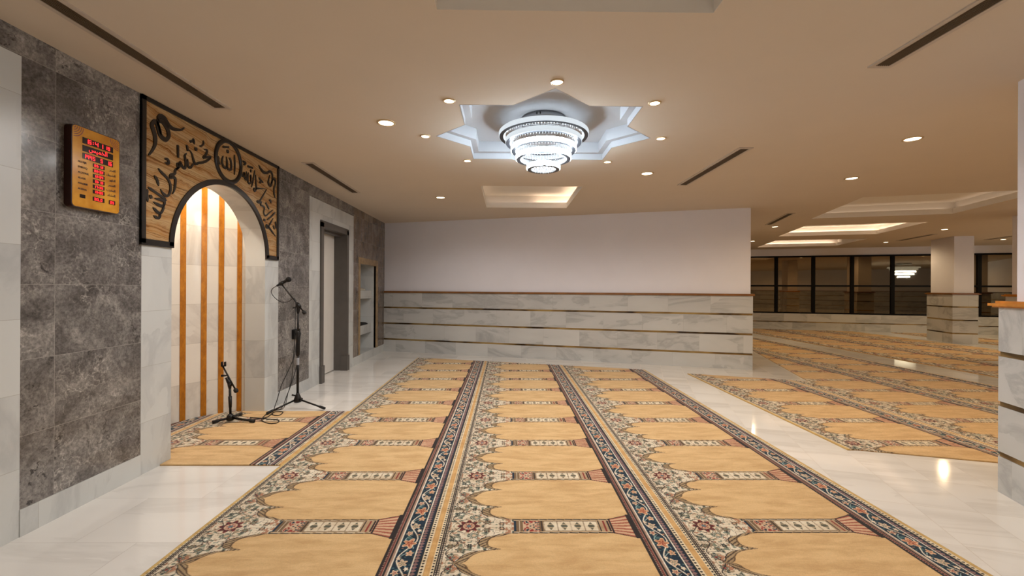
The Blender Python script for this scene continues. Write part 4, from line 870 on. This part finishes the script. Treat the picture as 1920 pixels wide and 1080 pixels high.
st2 = empty('microphone_stand', (-2.455, 3.955, 0.009), 'short black microphone stand standing on the carpet inside the niche mouth', 'microphone stand', 'black microphone stands')
c1 = Vector((-2.462, 3.955, 0))
for q in ((-2.585, 3.900), (-2.235, 3.930), (-2.49, 4.16)):
    f_ = Vector((q[0], q[1], 0.024)); h0 = c1 + Vector((0, 0, 0.050)); d_ = f_ - h0
    mb = MB(); mb.tube([h0 + d_ * 0.1, f_], 0.010, K, 10); lg = mb.build('leg', st2)
    mb = MB(); dn = d_.normalized(); mb.tube([f_ - dn * 0.05, f_ - dn * 0.04, f_], [0.010, 0.0145, 0.0145], M['rubber'], 10); o = mb.build('rubber_foot', None); o.data.transform(Matrix.Translation(-st2.matrix_world.translation)); o.parent = lg
mb = MB(); mb.tube([c1 + Vector((0, 0, z)) for z in (0.024, 0.03, 0.065, 0.085)], [0.02, 0.032, 0.030, 0.013], K, 14); mb.tube([c1 + Vector((0.025, -0.01, 0.06)), c1 + Vector((0.05, -0.02, 0.07))], [0.008, 0.012], K, 8); mb.build('leg_hub', st2)
mb = MB(); mb.tube([c1 + Vector((0, 0, 0.08)), c1 + Vector((-0.006, 0, 0.33))], 0.0105, K, 12); mb.tube([c1 + Vector((-0.001, 0, 0.14)), c1 + Vector((-0.004, 0, 0.24))], [0.0125, 0.0155], K, 12); mb.build('pole', st2)
J2 = c1 + Vector((-0.008, 0, 0.355)); B2 = Vector((-2.527, 3.955, 0.500)); W2 = Vector((-2.413, 3.955, 0.289))
mb = MB(); mb.tube([W2, B2], 0.0068, K, 10); mb.build('boom_arm', st2)
mb = MB(); dd_ = (B2 - W2).normalized(); mb.tube([W2 - dd_ * 0.018, W2 - dd_ * 0.01, W2 + dd_ * 0.012, W2 + dd_ * 0.024], [0.010, 0.018, 0.019, 0.009], M['rubber'], 12); mb.build('counterweight', st2)
mb = MB(); mb.tube([c1 + Vector((-0.006, 0, 0.31)), J2], [0.012, 0.019], K, 12); mb.tube([J2 - dd_ * 0.03, J2 + dd_ * 0.02, J2 + dd_ * 0.06], [0.012, 0.018, 0.012], K, 12); mb.tube([J2 + dd_ * 0.08 + Vector((-0.03, -0.01, 0)), J2 + dd_ * 0.08 + Vector((0.012, 0.0, 0))], [0.011, 0.007], K, 8); mb.build('boom_joint', st2)
mb = MB(); mb.tube([B2, B2 + dd_ * 0.03], 0.009, K, 10); mb.box(B2.x - 0.016, B2.x - 0.008, B2.y - 0.01, B2.y + 0.01, B2.z + 0.012, B2.z + 0.048, K); mb.box(B2.x + 0.012, B2.x + 0.02, B2.y - 0.01, B2.y + 0.01, B2.z + 0.012, B2.z + 0.048, K); mb.box(B2.x - 0.016, B2.x + 0.02, B2.y - 0.01, B2.y + 0.01, B2.z + 0.006, B2.z + 0.016, K); mb.build('microphone_clip', st2)

# ---- cables and wall socket
def spl(P_, sub=6):
    Q = [Vector(p) for p in P_]; Q = [Q[0] * 2 - Q[1]] + Q + [Q[-1] * 2 - Q[-2]]; out = []
    for i in range(1, len(Q) - 2):
        for k in range(sub):
            t = k / sub; a, b, c, d = Q[i - 1], Q[i], Q[i + 1], Q[i + 2]; out.append(0.5 * ((2 * b) + (c - a) * t + (2 * a - 5 * b + 4 * c - d) * t * t + (3 * b - a - 3 * c + d) * t ** 3))
    return out + [Q[-2]]
so = empty('wall_socket', (XW, 4.915, 0.70), 'black socket box on the grey marble behind the tall microphone stand', 'socket')
mb = MB(); mb.prism([(4.915 + a, 0.698 + b) for a, b in rrect(0.135, 0.105, 0.01)], 'x', XW, XW + 0.032, K); mb.build('housing', so)
for dy in (-0.032, 0.032): mb = MB(); mb.tube([(XW + 0.03, 4.915 + dy, 0.70), (XW + 0.05, 4.915 + dy, 0.70)], 0.013, M['rubber'], 12); mb.build('plug', so)
mb = MB(); mb.tube(spl([(XW + 0.05, 4.883, 0.70), (-2.28, 4.80, 0.62), (-2.20, 4.60, 0.52), (-2.17, 4.42, 0.40), (-2.215, 4.36, 0.25), (-2.24, 4.33, 0.12), (-2.262, 4.30, 0.014), (-2.20, 4.17, 0.014), (-2.13, 4.15, 0.014), (-2.15, 4.26, 0.014), (-2.23, 4.26, 0.014), (-2.21, 4.10, 0.014), (-2.28, 4.02, 0.014), (-2.38, 4.00, 0.014), (-2.45, 4.04, 0.014)]), 0.0038, M['rubber'], 8)
tag(mb.build('cable'), 'thin black cable hanging from the wall socket and looping across the niche carpet', 'cable')
mb = MB(); mb.tube(spl([(XW + 0.05, 4.947, 0.70), (-2.27, 4.82, 0.55), (-2.19, 4.62, 0.40), (-2.16, 4.45, 0.25), (-2.165, 4.36, 0.14), (-2.20, 4.33, 0.03), (-2.28, 4.28, 0.014), (-2.22, 4.02, 0.014), (-2.10, 3.91, 0.014), (-2.03, 3.92, 0.014), (-2.06, 4.00, 0.014), (-2.18, 4.035, 0.014), (-2.36, 4.08, 0.014)]), 0.0038, M['rubber'], 8)
tag(mb.build('cable'), 'second black cable from the wall socket, ending in a wide loop beside the short stand', 'cable')
mb = MB(); mb.tube(spl([tuple(mic0 - md * 0.002), (-2.322, 4.395, 1.205), (-2.338, 4.392, 1.170), (-2.308, 4.385, 1.122), (-2.255, 4.383, 1.080), (-2.208, 4.383, 1.066), (-2.155, 4.383, 1.078), (-2.112, 4.385, 1.108), (-2.088, 4.378, 1.06), (-2.093, 4.382, 0.95), (-2.096, 4.380, 0.72), (-2.110, 4.38, 0.50), (-2.135, 4.40, 0.30), (-2.18, 4.42, 0.16), (-2.22, 4.42, 0.014), (-2.26, 4.30, 0.013)]), 0.0033, M['rubber'], 8)
tag(mb.build('cable'), 'black microphone cable drooping below the boom of the tall stand', 'cable')
